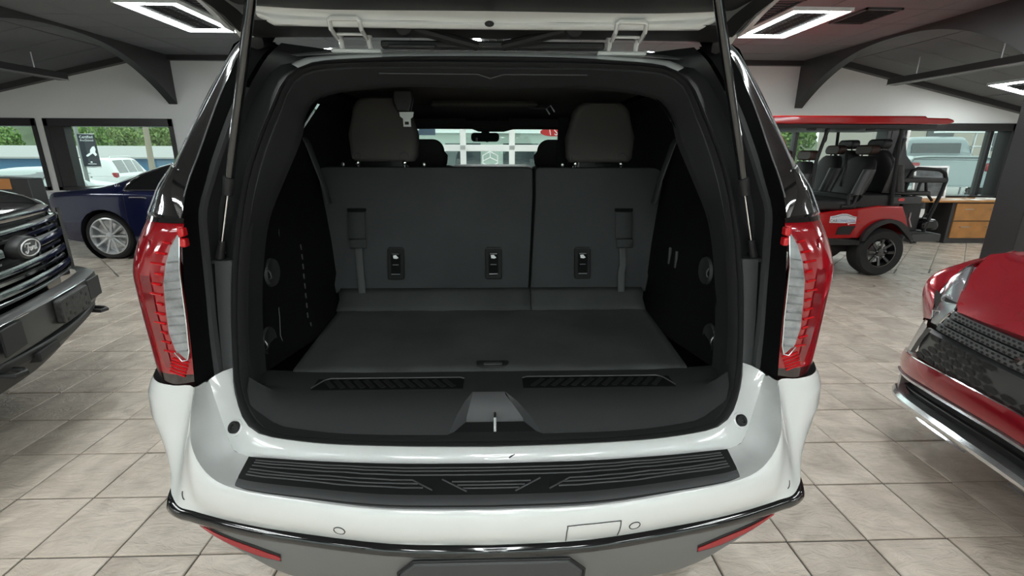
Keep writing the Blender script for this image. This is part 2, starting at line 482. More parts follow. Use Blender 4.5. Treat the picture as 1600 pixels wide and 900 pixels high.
for sgn, nm in ((-1, 'ceiling_left'), (1, 'ceiling_right')):
    def sp(x, y, d): return (sgn * x, y, HC - SL * (x - SX) + d)
    mb = MB().add([sp(SX, YF, .03), sp(XW + .3, YF, .03), sp(XW + .3, YB, .03), sp(SX, YB, .03), sp(SX, YF, .12), sp(XW + .3, YF, .12), sp(XW + .3, YB, .12), sp(SX, YB, .12)],
                  [(0, 1, 2, 3), (4, 7, 6, 5), (0, 4, 5, 1), (1, 5, 6, 2), (2, 6, 7, 3), (3, 7, 4, 0)])
    co = struct(nm, mb, black_wood)
    ang = sgn * math.atan(SL)
    for i in range(3):
        for k in range(26):
            o = bpy.data.objects.new('ceiling_panel', pm); COL.objects.link(o); o.parent = co
            xx = SX + (i + .5) * 1.25
            o.location = sp(xx, YB - .05 - .6 * (k + .5), random.uniform(0, .0015)); o.rotation_euler = (0, ang, 0); o.scale = (1.05, 1, 1)

# dark wall angle along the wall heads
struct('trim_3', MB().bx(-SX - .02, SX + .02, YB - .09, YB, HC - .075, HC + .03), black_wood, bevel=.004)
for n, sgn in ((4, -1), (5, 1)):
    a = (sgn * SX, YB - .05, HC - .035); b = (sgn * XW, YB - .05, HC - .035 - SL * (XW - SX))
    struct('trim_%d' % n, MB().bar(a, b, .10, .11, up=(0, 1, 0)), black_wood, bevel=.004)

# ---- the two arched timber beams with their columns
def arch_beam(name, x0, x1, label):
    ys = [YB - .02 - k * (YB - .02 - 4.68) / 44 for k in range(45)]
    ymid = 6.62; hs = 1.96
    low = []
    for y in ys:
        t = min(abs((y - ymid) / hs), 1.0)
        low.append(2.96 - .70 * t ** 2.35)
    rows = []
    for y, z in zip(ys, low):
        rows.append([(x0, y, HC + .03), (x0, y, z), (x1, y, z), (x1, y, HC + .03)])
    mb = MB().grid(rows, closed_u=True)
    mb.add(rows[0], [(0, 1, 2, 3)]); mb.add(rows[-1], [(3, 2, 1, 0)])
    mb.bx(x0, x1, YF, 4.70, 2.86, HC + .03)
    return struct(name, mb, black_wood, smooth=30, bevel=.004)
arch_beam('trim_6', 5.13, 5.27, '')
arch_beam('trim_7', -5.42, -5.28, '')
struct('trim_8', MB().bx(5.04, 5.36, 4.42, 4.72, 0, HC + .03), black_wood, bevel=.008)
struct('trim_9', MB().bx(-5.51, -5.19, 4.42, 4.72, 0, HC + .03), black_wood, bevel=.008)

# ---- ceiling lamps: square ring of light round a louvred middle
LW, LL = .62, 1.24
def lamp_parts(root):
    h = MB()
    for s in (-1, 1):
        h.bx(s * LW / 2, s * (LW / 2 + .018), -LL / 2 - .018, LL / 2 + .018, -.022, .03)
        h.bx(-LW / 2, LW / 2, s * LL / 2, s * (LL / 2 + .018), -.022, .03)
    h.bx(-LW / 2, LW / 2, -LL / 2, LL / 2, .02, .03)
    build('housing', h, white_frame, root, smooth=0)
    g = MB(); w = .105
    for s in (-1, 1):
        g.bx(s * (LW / 2 - w), s * LW / 2, -LL / 2, LL / 2, -.012, .015)
        g.bx(-LW / 2 + w, LW / 2 - w, s * (LL / 2 - w), s * LL / 2, -.012, .015)
    build('light_ring', g, lamp_glow, root, smooth=0)
    v = MB()
    n = 16
    for k in range(n):
        y = -LL / 2 + w + (LL - 2 * w) * (k + .5) / n
        v.bx(-LW / 2 + w, LW / 2 - w, y - .006, y + .006, -.012, .02)
    for k in (-1, 0, 1): v.bx(k * .1 - .004, k * .1 + .004, -LL / 2 + w, LL / 2 - w, -.010, .02)
    lo = build('louvre', v, black_wood, root, smooth=0); lo['kind'] = 'stuff'
lamp_labels = {(-3.56, 6.17): 'ring-shaped ceiling lamp left of the raised liftgate, before the left arch',
               (3.45, 6.15): 'ring-shaped ceiling lamp right of the raised liftgate, before the right arch',
               (2.10, 5.95): 'ceiling lamp mostly hidden behind the right edge of the raised liftgate',
               (-2.2, 5.95): 'ceiling lamp mostly hidden behind the left edge of the raised liftgate'}
lamp0 = None
def place_lamp(x, y, z, label, tilt=0):
    global lamp0
    if lamp0 is None:
        r = lamp0 = empty('ceiling_lamp', (x, y, z), 0); lamp_parts(r)
    else:
        r = copy_tree(lamp0); r.location = (x, y, z)
    r.rotation_euler = (0, tilt, 0)
    tag(r, label, 'ceiling lamp', 'ring-shaped lamps on the dark ceiling')
for x, y in lamps_flat:
    place_lamp(x, y, HC - .012, lamp_labels.get((x, y), 'unseen ceiling lamp lighting the room, %.1f m %s, %.1f m %s camera' % (abs(x), 'left' if x < 0 else 'right', abs(y), 'behind' if y < 0 else 'before')))
for x, y in ((8.06, 7.23), (8.0, 3.6), (8.0, .6), (8.0, -2.6)):  # all but the first are unseen, added to brighten the room
    place_lamp(x, y, HC - SL * (x - SX) - .014, 'ceiling lamp on the sloping ceiling at the far right, above the dark column' if y > 7 else 'unseen right slope lamp added to light the room, %.1f m %s camera' % (abs(y), 'behind' if y < 0 else 'before'), math.atan(SL))
for x, y in ((-8.0, 4.4), (-8.0, 1.2), (-8.0, -2.4)):  # unseen left slope lamps, added to brighten the room
    place_lamp(x, y, HC - SL * (abs(x) - SX) - .014, 'unseen left slope lamp added to light the room, %.1f m %s camera' % (abs(y), 'behind' if y < 0 else 'before'), -math.atan(SL))

def air_vent(x, y, w, l, label):
    r = empty('ceiling_vent', (x, y, HC - .012), 0, label, 'vent')
    f = MB()
    for s in (-1, 1):
        f.bx(s * (w / 2 - .02), s * w / 2, -l / 2, l / 2, -.012, .012); f.bx(-w / 2, w / 2, s * (l / 2 - .02), s * l / 2, -.012, .012)
    build('frame', f, grey_plastic, r, smooth=0)
    for k in range(11):
        yy = -l / 2 + .03 + (l - .06) * (k + .5) / 11
        build('slat', MB().box((0, yy, 0), (w - .04, .028, .003), M3(.6, 0, 0)), grey_plastic, r, smooth=0)
air_vent(2.80, 5.72, .56, 1.0, 'slatted grey air vent between the two right ceiling lamps')
air_vent(-2.88, 5.72, .56, 1.0, 'slatted grey air vent between the two left ceiling lamps')
air_vent(4.1, 5.80, .40, .6, 'small slatted vent beside the right arch beam')

# ---- black bars hung under the side slopes
def hung_bar(x, y0, y1, z, label):
    r = empty('hanging_rail', (x, (y0 + y1) / 2, z), 0, label, 'rail')
    L = y1 - y0
    build('rail', MB().bx(-.075, .075, -L / 2, L / 2, 0, .10), black_wood, r, bevel=.004)
    build('edge_strip', MB().bx(-.085, -.070, -L / 2, L / 2, -.004, .012) if x > 0 else MB().bx(.070, .085, -L / 2, L / 2, -.004, .012), steel, r, smooth=0)
    for yy in (L / 2 - .45, 0, -L / 2 + .45):
        zt = HC - SL * (abs(x) - SX) - z + .03
        build('hanger_rod', MB().tube([(0, yy, .1), (0, yy, zt)], .008, 6), steel, r)
hung_bar(6.30, 4.6, 8.0, 2.56, 'black rail hung on rods under the right sloping ceiling')
hung_bar(-6.55, 4.6, 8.0, 2.54, 'black rail hung on rods under the left sloping ceiling')
# ================================================================== the white SUV with its liftgate up
XC = -.018
YC = 3.65
suv = empty('suv', (XC, YC, 0), 0, 'white suv in the middle with its liftgate up and empty cargo bay showing', 'car')
OFF = (0, YC, 0)
def part(name, mb, m, parent=None, **k):
    return build(name, mb, m, parent or suv, off=OFF, **k)
def label(o, t): o['label'] = t; return o
def resample(pts, n):
    P = [Vector(p) for p in pts]; L = [0]
    for a, b in zip(P[:-1], P[1:]): L.append(L[-1] + (b - a).length)
    out = []
    for k in range(n):
        t = L[-1] * k / (n - 1); i = 0
        while i < len(P) - 2 and L[i + 1] < t: i += 1
        f = (t - L[i]) / max(L[i + 1] - L[i], 1e-9)
        out.append(P[i].lerp(P[i + 1], min(max(f, 0), 1)))
    return out
def mir(p): return Vector((-p[0], p[1], p[2]))

# ---- loops round the opening (right half, bottom centre to top centre)
S_PTS = [(0, 1.140, .750), (.233, 1.145, .752), (.45, 1.155, .757), (.60, 1.175, .766), (.66, 1.19, .776), (.70, 1.215, .795), (.737, 1.26, .826), (.765, 1.305, .87),
         (.779, 1.345, .925), (.782, 1.375, 1.035), (.769, 1.396, 1.178), (.747, 1.425, 1.327), (.715, 1.454, 1.469), (.679, 1.479, 1.559), (.645, 1.504, 1.642),
         (.607, 1.53, 1.722), (.558, 1.55, 1.766), (.495, 1.562, 1.786), (.36, 1.571, 1.797), (.225, 1.574, 1.803), (0, 1.576, 1.806)]
I_PTS = [(0, 1.165, .767), (.31, 1.17, .769), (.575, 1.20, .777), (.636, 1.225, .792), (.700, 1.285, .822), (.738, 1.335, .868), (.751, 1.362, .915), (.755, 1.394, 1.028),
         (.742, 1.416, 1.173), (.722, 1.445, 1.324), (.692, 1.464, 1.447), (.656, 1.495, 1.562), (.622, 1.52, 1.642), (.590, 1.545, 1.72), (.545, 1.556, 1.755),
         (.475, 1.568, 1.768), (.32, 1.576, 1.775), (0, 1.578, 1.776)]
J_PTS = [(.712, 1.375, .80), (.737, 1.41, .835), (.752, 1.446, .885), (.764, 1.487, .994), (.752, 1.512, 1.149), (.724, 1.542, 1.31), (.668, 1.568, 1.442), (.617, 1.60, 1.56), (.590, 1.622, 1.655),
         (.545, 1.638, 1.697), (.44, 1.65, 1.720), (.26, 1.655, 1.733), (0, 1.655, 1.728)]
NS = 60
S = resample(spline(S_PTS, 6), NS); I = resample(spline(I_PTS, 6), NS)
def full(L): return [mir(p) for p in L[::-1][:-1]] + [Vector(p) for p in L]   # top-left ... bottom ... top-right
Sf, If = full(S)[:-1], full(I)[:-1]
ctr = Vector((0, 1.42, 1.27))
def ringpt(a, b, t, out):
    p = Vector(a).lerp(Vector(b), t)
    return p + Vector((0, -out, out * .15))
rows = []
for t, o_ in ((-.08, -.006), (0, .002), (.12, .014), (.30, .020), (.42, .012), (.50, .004), (.58, .013), (.74, .021), (.90, .013), (1.0, .0), (1.02, -.02)):
    rows.append([ringpt(a, b, t, o_) for a, b in zip(Sf, If)])
ws = part('weatherstrip', MB().grid(rows, closed_u=True), seal_rubber, smooth=60)
label(ws, 'black rubber weatherstrip round the cargo opening')

# ---- plastic pillar and header trim just inside the weatherstrip
k0 = min(range(NS), key=lambda k: abs(I[k].z - .80) + (9 if I[k].x < .6 else 0))
NJ = 48
Ii = resample([Vector(p) for p in I[k0:]], NJ); Ji = resample(spline(J_PTS, 6), NJ)
rows = []
for t, d in ((0, 0), (.12, .012), (.35, .010), (.65, .006), (.9, .004), (1.0, 0), (1.03, -.02)):
    rows.append([Vector(a).lerp(Vector(b), t) + (Vector((0, -d, 0)) if t <= 1 else Vector((0, .03, 0))) for a, b in zip(Ii, Ji)])
full_rows = [[mir(p) for p in r] + r[::-1][1:] for r in rows]
part('aperture_trim', MB().grid(full_rows), trim_plastic, smooth=60)
part('header_seam', MB().tube([(x, 1.592 - .004 * abs(x), 1.758 - (.012 if abs(x) < .04 else 0)) for x in (-.34, -.2, -.09, -.04, 0, .04, .09, .2, .30)], .0022, 6), grey_plastic)

# ---- bumper fascia, step and recess (white)
T = [(0, .945, .706), (.25, .953, .707), (.466, .988, .710), (.645, 1.030, .713), (.738, 1.074, .730), (.785, 1.108, .790), (.805, 1.160, .857), (.828, 1.222, .896), (.895, 1.240, .893), (.957, 1.264, .894), (.998, 1.316, .898), (1.016, 1.42, .90), (1.018, 1.9, .90)]
B = [(0, .962, .588), (.25, .972, .588), (.525, 1.016, .592), (.66, 1.046, .594), (.752, 1.072, .597), (.80, 1.086, .600), (.845, 1.100, .602), (.880, 1.128, .612), (.908, 1.172, .632), (.930, 1.24, .662), (.948, 1.34, .69), (.96, 1.48, .70), (.97, 1.9, .705)]
R_ = [(0, 1.108, .716), (.25, 1.113, .716), (.46, 1.128, .717), (.62, 1.146, .717), (.70, 1.168, .718), (.738, 1.195, .728), (.785, 1.245, .800), (.822, 1.282, .888)]
def blend(a, b, t, bulge):
    p = Vector(a).lerp(Vector(b), t); q = Vector((p.x, p.y - 1.5, 0)).normalized()
    return p + q * bulge
rows = []
for t, bl in ((0, 0), (.06, .008), (.2, .014), (.45, .018), (.7, .013), (.9, .005), (1.0, 0)):
    r = []
    for i, (a, b) in enumerate(zip(T, B)):
        k_ = interp(i, [4, 6, 8, 12], [1.0, 1.4, 2.4, 2.6]); f = t ** k_
        p = blend(a, b, t, bl * interp(i, [4, 8], [1, .5])); q = Vector(a).lerp(Vector(b), f)
        n_ = Vector((q.x, q.y - 1.5, 0)).normalized(); q = q + n_ * interp(i, [5, 6, 8, 10, 12], [0, .010, .034, .030, .010]) * math.sin(PI * t ** .85)
        w_ = interp(i, [4, 6], [0, 1]); r.append(Vector((lerp(p.x, q.x, w_), lerp(p.y, q.y, w_), p.z)))
    rows.append(r)
def spl_rows(rows, n=4): return [spline(r, n) for r in rows]
def both(rows): return [[mir(p) for p in r[::-1]][:-1] + list(r) for r in rows]
bumper = part('rear_bumper', MB().grid(both(spl_rows(rows))), white_paint, smooth=50)
label(bumper, 'white painted rear bumper')
# step surface and recess walls
mid = [(0, 1.03, .702), (.25, 1.035, .703), (.46, 1.062, .705), (.635, 1.09, .705), (.716, 1.122, .708), (.762, 1.160, .724), (.792, 1.212, .808), (.822, 1.262, .893)]
q1 = [Vector(a).lerp(Vector(b), .5) + Vector((0, 0, .0 if i < 4 else -.004)) for i, (a, b) in enumerate(zip(T[:8], mid))]
q2 = [Vector(a).lerp(Vector(b), .5) + Vector((0, 0, .0 if i < 4 else -.006)) for i, (a, b) in enumerate(zip(mid, R_))]
rows = [[Vector(p) for p in T[:8]], q1, [Vector(p) for p in mid], q2, [Vector(p) for p in R_]]
part('bumper_step', MB().grid(both(spl_rows(rows))), white_paint, smooth=60)
# body sill and corner panels between the recess and the weatherstrip
Sb = [Vector(p) for p in S if p.z < .905 or p.x < .3 and p.z < 1]
Rr = resample(spline(R_, 6), 40); Sr = resample(Sb, 40)
rows = [[a.lerp(b, t) + Vector((0, -.004 * math.sin(PI * t), .006 * math.sin(PI * t))) for a, b in zip(Rr, Sr)] for t in (0, .08, .3, .6, .9, 1.04)]
bsill = part('body_sill', MB().grid(both(rows)), white_paint, smooth=60)
from mathutils.bvhtree import BVHTree
_sv = BVHTree.FromPolygons([v.co for v in bsill.data.vertices], [tuple(p.vertices) for p in bsill.data.polygons])
for sx in (-1, 1):
    c = Vector((sx * .722, 1.222, .766)); n = Vector((sx * .25, -.75, .55)).normalized()
    u = n.cross(Vector((0, 0, 1))).normalized(); w = u.cross(n)
    fn = lambda x, y, h, c=c, n=n, u=u, w=w: c + u * x + w * y + n * h
    _h = _sv.ray_cast(c + n * .12 - Vector(OFF), -n)[0]
    c = Vector(_h) + Vector(OFF)
    fn = lambda x, y, h, c=c, n=n, u=u, w=w: c + u * x + w * y + n * h
    bs = part('bump_stop', MB().lathe([(.017, .0), (.017, .010), (.014, .013), (.008, .013), (.006, .009), (.0005, .009)], fn, 24), rubber)
    part('collar', MB().lathe([(.024, -.006), (.024, .002), (.018, .003)], fn, 24), white_paint, bs)
# paint chips and scuffs on the sill
ch = mat('dark_paint_chip', (.05, .05, .05), .7)
for i, (x, y, s, a) in enumerate(((.055, 1.118, .016, .8), (.262, 1.128, .020, .1), (-.50, 1.147, .026, .15))):
    part('paint_scuff', MB().bar((x - s / 2, y - .006, .731), (x + s / 2, y + .004 * a, .7335 + .004 * a), .004, .0015), ch if i else ch)

# step pad
pad_f = [(0, 1.098), (.25, 1.103), (.46, 1.118), (.60, 1.135), (.662, 1.143)]
pad_r = [(0, .952), (.25, .960), (.466, .995), (.60, 1.022), (.650, 1.040)]
pf = spline([(x, y, 0) for x, y in pad_f], 6); pr_ = spline([(x, y, 0) for x, y in pad_r], 6)
def padpt(i, t, h):
    a, b = pf[i], pr_[i]
    p = a.lerp(b, t)
    return Vector((p.x, p.y, .7185 - .009 * t + h))
rws = []
for t, h in ((0, -.006), (0, .006), (.03, .010), (.72, .010), (.78, .008), (.93, .006), (.99, .002), (1.03, -.012)):
    rws.append([padpt(i, t, h) for i in range(len(pf))])
mbp = MB().grid(both(rws))
e0 = [r[-1] for r in rws]; mbp.add(e0, [tuple(range(len(e0)))]); mbp.add([mir(p) for p in e0], [tuple(reversed(range(len(e0))))])
pad = part('step_pad', mbp, pad_plastic, smooth=40)
label(pad, 'black ribbed plastic step pad on the bumper')
_lip = [[padpt(i, t, h) for i in range(len(pf))] for t, h in ((.79, .0085), (.86, .0085), (.955, .0065), (1.02, -.004))]
part('lit_pad_lip', MB().grid(both(_lip)), grey_plastic, pad, smooth=50)  # lighter grey stands in for light caught by the sloping lip
def padxy(x, t):
    i = min(range(len(pf)), key=lambda k: abs(lerp(pf[k].x, pr_[k].x, t) - abs(x)))
    p = padpt(i, t, .011); return Vector((x, p.y, p.z))
def rib(x0, x1, t0, t1=None, r=.0028):
    t1 = t0 if t1 is None else t1; n = max(3, int(abs(x1 - x0) / .05))
    part('rib', MB().tube([padxy(lerp(x0, x1, k / n), lerp(t0, t1, k / n)) for k in range(n + 1)], r * .8, 6), grey_plastic, pad)
for t in (.15, .23, .33): rib(-.635, .635, t)
for s in (-1, 1):
    rib(s * .635, s * .20, .46); rib(s * .635, s * .185, .55); rib(s * .20, s * .145, .46, .70)
    rib(s * .635, s * .17, .64)
rib(-.10, .10, .50); rib(-.085, .085, .58); rib(-.07, .07, .655)
for s in (-1, 1): rib(s * .125, s * .06, .44, .73)

# lower black trim, grey valance, tow cover, reflectors, sensors
Bt = [(x * (1 - .016 * max(0, i - 7)), y + .014 * max(0, i - 7), z) for i, (x, y, z) in enumerate(B)]
B2 = [(x * (1 if x < .7 else 1.003), y - .006, z - .034) for x, y, z in Bt]
tr = [[Vector(b) + Vector((0, .006, .004)) for b in Bt], [blend(b, b, 0, .012) + Vector((0, 0, -.004)) for b in Bt], [blend(b, c, .6, .014) for b, c in zip(Bt, B2)], [Vector(p) for p in B2], [Vector((x * .985, y + .02, z - .004)) for x, y, z in B2]]
label(part('bumper_trim_strip', MB().grid(both(spl_rows(tr))), gloss_black, smooth=60), 'gloss black strip below the white bumper')
V1 = [Vector((x * .985, y + .012, z)) for x, y, z in B2]
V2 = [(0, .970, .50), (.25, .978, .50), (.51, 1.008, .503), (.64, 1.036, .511), (.72, 1.062, .522), (.775, 1.085, .534), (.815, 1.112, .544), (.85, 1.165, .552), (.872, 1.22, .556), (.90, 1.29, .56), (.92, 1.38, .562), (.94, 1.5, .565), (.95, 1.9, .565)]
V3 = [(0, 1.0, .40), (.25, 1.005, .40), (.46, 1.03, .408), (.57, 1.05, .425), (.65, 1.075, .445), (.71, 1.095, .468), (.755, 1.115, .492), (.79, 1.15, .512), (.81, 1.22, .522), (.82, 1.33, .51), (.84, 1.42, .515), (.86, 1.55, .52), (.87, 1.9, .52)]
V4 = [(x * .9, y + .25, z - .03) for x, y, z in V3]
_val = label(part('lower_valance', MB().grid(both(spl_rows([V1, [Vector(p) for p in V2], [Vector(p) for p in V3], [Vector(p) for p in V4]]))), bumper_grey, smooth=45), 'grey unpainted lower bumper')
tc = rrect(.44, .20, .05, 5, 0, .46)
tcp = [(.235, .385), (.235, .50), (.195, .545), (-.195, .545), (-.235, .50), (-.235, .385)]
label(part('tow_cover', MB().prism(tcp, 0, .02, lambda a, b, d: Vector((a, (.962 if b > .52 else .975 if b > .45 else 1.0) - d + .012, b - .006))), grey_plastic, bevel=.008, seg=3), 'dark tow hitch cover')
part('cover_gap', MB().tube([(a * 1.012, (.962 if b > .52 else .975 if b > .45 else 1.0) - .006, b + (.002 if b > .5 else 0)) for a, b in tcp], .0035, 6), rubber)
for s in (-1, 1):
    pts = [(s * .795, 1.105, .549), (s * .72, 1.070, .532), (s * .62, 1.036, .517), (s * .55, 1.015, .508)]
    hh = (.0025, .0055, .0075, .004)
    _vb = BVHTree.FromPolygons([v.co for v in _val.data.vertices], [tuple(p.vertices) for p in _val.data.polygons])
    def onv(p, dz):
        h_ = _vb.ray_cast(Vector((p[0], -YC, p[2] + dz)), Vector((0, 1, 0)))[0]
        return Vector((p[0], h_.y + YC, p[2] + dz)) if h_ else Vector(p) + Vector((0, 0, dz))
    pts = [(p[0], onv(p, 0).y, p[2]) for p in pts]
    top = [onv(p, hh[i]) + Vector((0, -.004, 0)) for i, p in enumerate(pts)]; bot = [onv(p, -hh[i]) + Vector((0, -.004, 0)) for i, p in enumerate(pts)]
    back = [Vector(p) + Vector((0, .03, 0)) for p in pts]
    part('reflector', MB().grid([spline(top, 4), spline(bot, 4), spline(back, 4)], closed_v=True), lens_red, smooth=30)
    part('reflector_frame', MB().grid([[p + Vector((0, .0035, .006)) for p in spline(top, 4)], [p + Vector((0, .0035, -.006)) for p in spline(bot, 4)], [p + Vector((0, .02, 0)) for p in spline(back, 4)]], closed_v=True), dk_plastic)
from mathutils.bvhtree import BVHTree
_bv = BVHTree.FromPolygons([v.co for v in bumper.data.vertices], [tuple(p.vertices) for p in bumper.data.polygons])
def on_fascia(x, t):
    i = min(range(len(T) - 1), key=lambda k: abs((T[k][0] + T[k + 1][0]) / 2 - abs(x)))
    f = (abs(x) - T[i][0]) / max(T[i + 1][0] - T[i][0], 1e-6)
    a = Vector(T[i]).lerp(Vector(T[i + 1]), f); b = Vector(B[i]).lerp(Vector(B[i + 1]), f)
    p = blend(a, b, t, .01)
    hit = _bv.ray_cast(Vector((x, -YC, p.z)), Vector((0, 1, 0)))[0]
    return Vector((x, hit.y + YC, p.z))
def on_face(x, z):
    hit = _bv.ray_cast(Vector((x, -YC, z)), Vector((0, 1, 0)))[0]
    return Vector((x, hit.y + YC - .0008, z))
for x, t in ((-.372, .62), (.357, .62), (-.875, .6), (.875, .6)):
    if abs(x) < .8:
        p = on_fascia(x, t) + Vector((0, -.001, 0))
        fn = lambda a, b, h, p=p: on_face(p.x + a, p.z + b) + Vector((0, h, 0))
        sn = part('parking_sensor', MB().lathe([(.0125, .002), (.0120, -.0006), (.0005, -.0006)], fn, 24), white_paint)
        part('sensor_gap', MB().tube([on_face(p.x + .0140 * math.cos(a), p.z + .0140 * math.sin(a)) for a in [2 * PI * k / 24 for k in range(24)]], .0012, 6, closed=True), rubber, sn)
for s in (-1, 1):
    p0 = Vector((s * .826, 0, .640))
    part('parking_sensor', MB().tube([on_face(p0.x - s * .008 * math.cos(a), p0.z + .013 * math.sin(a)) for a in [2.6 + .26 * k for k in range(9)]], .0014, 6), rubber)
# tow-eye cover outline
fl = [(.185, .93), (.185, .45), (.197, .38), (.305, .38), (.318, .45), (.318, .93)]
part('tow_eye_cover', MB().tube([on_face(p.x, p.z) for p in spline([on_fascia(x, t) for x, t in fl], 6)], .0014, 6), grey_plastic)

# ---- tail lamps
def tail_plan(z):
    top = [(.797, 1.262), (.85, 1.272), (.905, 1.302), (.962, 1.365), (.992, 1.46), (1.0, 1.6)]
    md = [(.822, 1.250), (.895, 1.250), (.962, 1.278), (1.008, 1.335), (1.028, 1.43), (1.034, 1.6)]
    bt = [(.838, 1.242), (.89, 1.243), (.945, 1.268), (.985, 1.322), (1.004, 1.42), (1.01, 1.6)]
    if z > 1.19: t = (z - 1.19) / .155; t = t ** 1.6; A, C = md, top
    else: t = (1.19 - z) / .30; t = t ** 1.4; A, C = md, bt
    return [Vector((lerp(a[0], c[0], t), lerp(a[1], c[1], t), z)) for a, c in zip(A, C)]
def tl_rows(zs, inset=0):
    rows = []
    for z in zs:
        r = spline(tail_plan(z), 5)
        if inset: r = [p + Vector((-.3, 1, 0)).normalized() * inset for p in r]
        rows.append(r)
    return rows
def tail_x(x, z):   # point on the lens face for a given x
    r = spline(tail_plan(z), 8)
    p = min(r, key=lambda q: abs(q.x - x)); i = r.index(p); q = r[min(i + 1, len(r) - 1)] if x > p.x else r[max(i - 1, 0)]
    f = 0 if abs(q.x - p.x) < 1e-6 else (x - p.x) / (q.x - p.x)
    return p.lerp(q, f)
def lens_patch(poly_rows, d, name, m, par, s, solid=0):
    rows = []
    for row in poly_rows:
        rows.append([tail_x(x, z) + Vector((.10, -1, 0)).normalized() * d for x, z in row])
    mb = MB().grid(rows)
    if s < 0: mb = mb.flipped_x()
    return part(name, mb, m, par, smooth=60)
for s in (-1, 1):
    zs = [.925 + (1.345 - .925) * k / 18 for k in range(19)]
    rows = tl_rows(zs)
    cap = [Vector((p.x + .02, p.y + .02, 1.352)) for p in rows[-1]]
    mb = MB().grid(rows + [[p + Vector((.006, .01, .006)) for p in rows[-1]], [Vector((.9, 1.6, 1.351))] * len(rows[-1])])
    if s < 0: mb = mb.flipped_x()
    tl = part('tail_lamp', mb, lens_red, smooth=50)
    label(tl, 'red wraparound tail lamp with clear reversing lens')
    mb = MB().grid(tl_rows([.885, .895, .91, .925]))
    part('smoked_lower_lens', mb if s > 0 else mb.flipped_x(), lens_dark, tl, smooth=50)
    # clear lens
    inner = [(1.312, .8105), (1.27, .8125), (1.228, .817), (1.157, .825), (1.084, .828), (1.03, .832), (.998, .834), (.972, .842)]
    outer = [(1.318, .814), (1.285, .836), (1.245, .852), (1.19, .867), (1.12, .874), (1.05, .878), (1.0, .869), (.974, .846)]
    pr = [[(lerp(a[1], b[1], t), lerp(a[0], b[0], t)) for t in (0, .25, .5, .75, 1)] for a, b in zip(inner, outer)]
    lens_patch(pr, .005, 'clear_lens', lens_clear, tl, s)
    cell = MB()
    for k in range(11):
        z = 1.25 - k * .025; xi = interp(-z, [-q[0] for q in inner], [q[1] for q in inner]); xo = interp(-z, [-q[0] for q in outer], [q[1] for q in outer])
        cell.tube([tail_x(xi + .003, z) + Vector((0, -.006, 0)), tail_x(xo - .003, z - .004) + Vector((0, -.006, 0))], .003, 5)
    o = part('lens_cell', cell if s > 0 else cell.flipped_x(), lens_clear, tl); o['kind'] = 'stuff'
    ol = [tail_x(x - .002, z) + Vector((0, -.007, 0)) for z, x in inner] + [tail_x(.856, .968) + Vector((0, -.006, 0)), tail_x(.872, .994) + Vector((0, -.006, 0))]
    mb = MB().tube(ol, .0022, 6)
    part('chrome_outline', mb if s > 0 else mb.flipped_x(), chrome, tl)
    # bright cells and light-guide ladder
    lens_patch([[(.7985, 1.34), (.815, 1.34)], [(.8005, 1.31), (.815, 1.31)], [(.8025, 1.29), (.8105, 1.295)], [(.806, 1.275), (.811, 1.275)]], .004, 'bright_cell', lens_bright, tl, s)
    for zc in (1.325, 1.297): part('bright_cell', MB().bx(s * .795, s * .811, 1.249, 1.27, zc - .012, zc + .012), lens_bright, tl, bevel=.004)
    g = MB()
    for k in range(13):
        z = 1.295 - k * .0275
        xo = interp(-z, [-q[0] for q in outer], [q[1] for q in outer])
        w = .018 + .008 * ((k * 7) % 3)
        g.tube([tail_x(xo + .008, z) + Vector((0, -.002, 0)), tail_x(xo + .008 + w, z + .004) + Vector((0, -.002, 0))], .0035, 5)
    for k in range(5):
        g.tube([tail_x(.842 + .004 * k, .96 - .010 * k) + Vector((0, -.002, 0)), tail_x(.885 + .004 * k, .975 - .010 * k) + Vector((0, -.002, 0))], .003, 5)
    o = part('light_guide', g if s > 0 else g.flipped_x(), lens_bright, tl); o['kind'] = 'stuff'
    dp = [[(.90, 1.30), (.935, 1.31)], [(.905, 1.2), (.94, 1.2)], [(.905, 1.1), (.938, 1.1)], [(.895, 1.0), (.925, 1.0)], [(.89, .945), (.91, .945)]]
    lens_patch(dp, .0025, 'inner_band', lens_deep, tl, s)
    mb = MB().grid([[tail_x(.846, 1.336 - .002) + Vector((0, -.003, 0)), tail_x(.90, 1.333) + Vector((0, -.003, 0)), tail_x(.945, 1.326) + Vector((0, -.003, 0))], [tail_x(.846, 1.328) + Vector((0, -.003, 0)), tail_x(.90, 1.325) + Vector((0, -.003, 0)), tail_x(.945, 1.318) + Vector((0, -.003, 0))]])

# ---- gloss black rear pillars, jamb, gutter
Dl = [(.838, 1.243, .885), (.836, 1.245, 1.0), (.826, 1.25, 1.13), (.812, 1.256, 1.26), (.806, 1.272, 1.36), (.804, 1.32, 1.441), (.806, 1.40, 1.523), (.79, 1.50, 1.663), (.769, 1.60, 1.794), (.735, 1.64, 1.862)]
Gl = [(.828, 1.335, .885), (.842, 1.365, 1.0), (.846, 1.388, 1.13), (.842, 1.396, 1.26), (.835, 1.402, 1.36), (.815, 1.43, 1.441), (.795, 1.465, 1.523), (.755, 1.53, 1.663), (.70, 1.60, 1.794), (.66, 1.64, 1.85)]
Cl = [(.824, 1.29, 1.352), (.870, 1.345, 1.405), (.884, 1.375, 1.437), (.881, 1.42, 1.503), (.857, 1.55, 1.659), (.801, 1.66, 1.83), (.765, 1.69, 1.872)]
Bl = [(.991, 1.42, 1.352), (.980, 1.445, 1.40), (.972, 1.46, 1.43), (.952, 1.50, 1.483), (.935, 1.60, 1.597), (.875, 1.68, 1.756), (.827, 1.74, 1.846), (.765, 1.72, 1.885)]
Sg = [Vector(p) for p in S if p.z > .885 and p.x > .02]
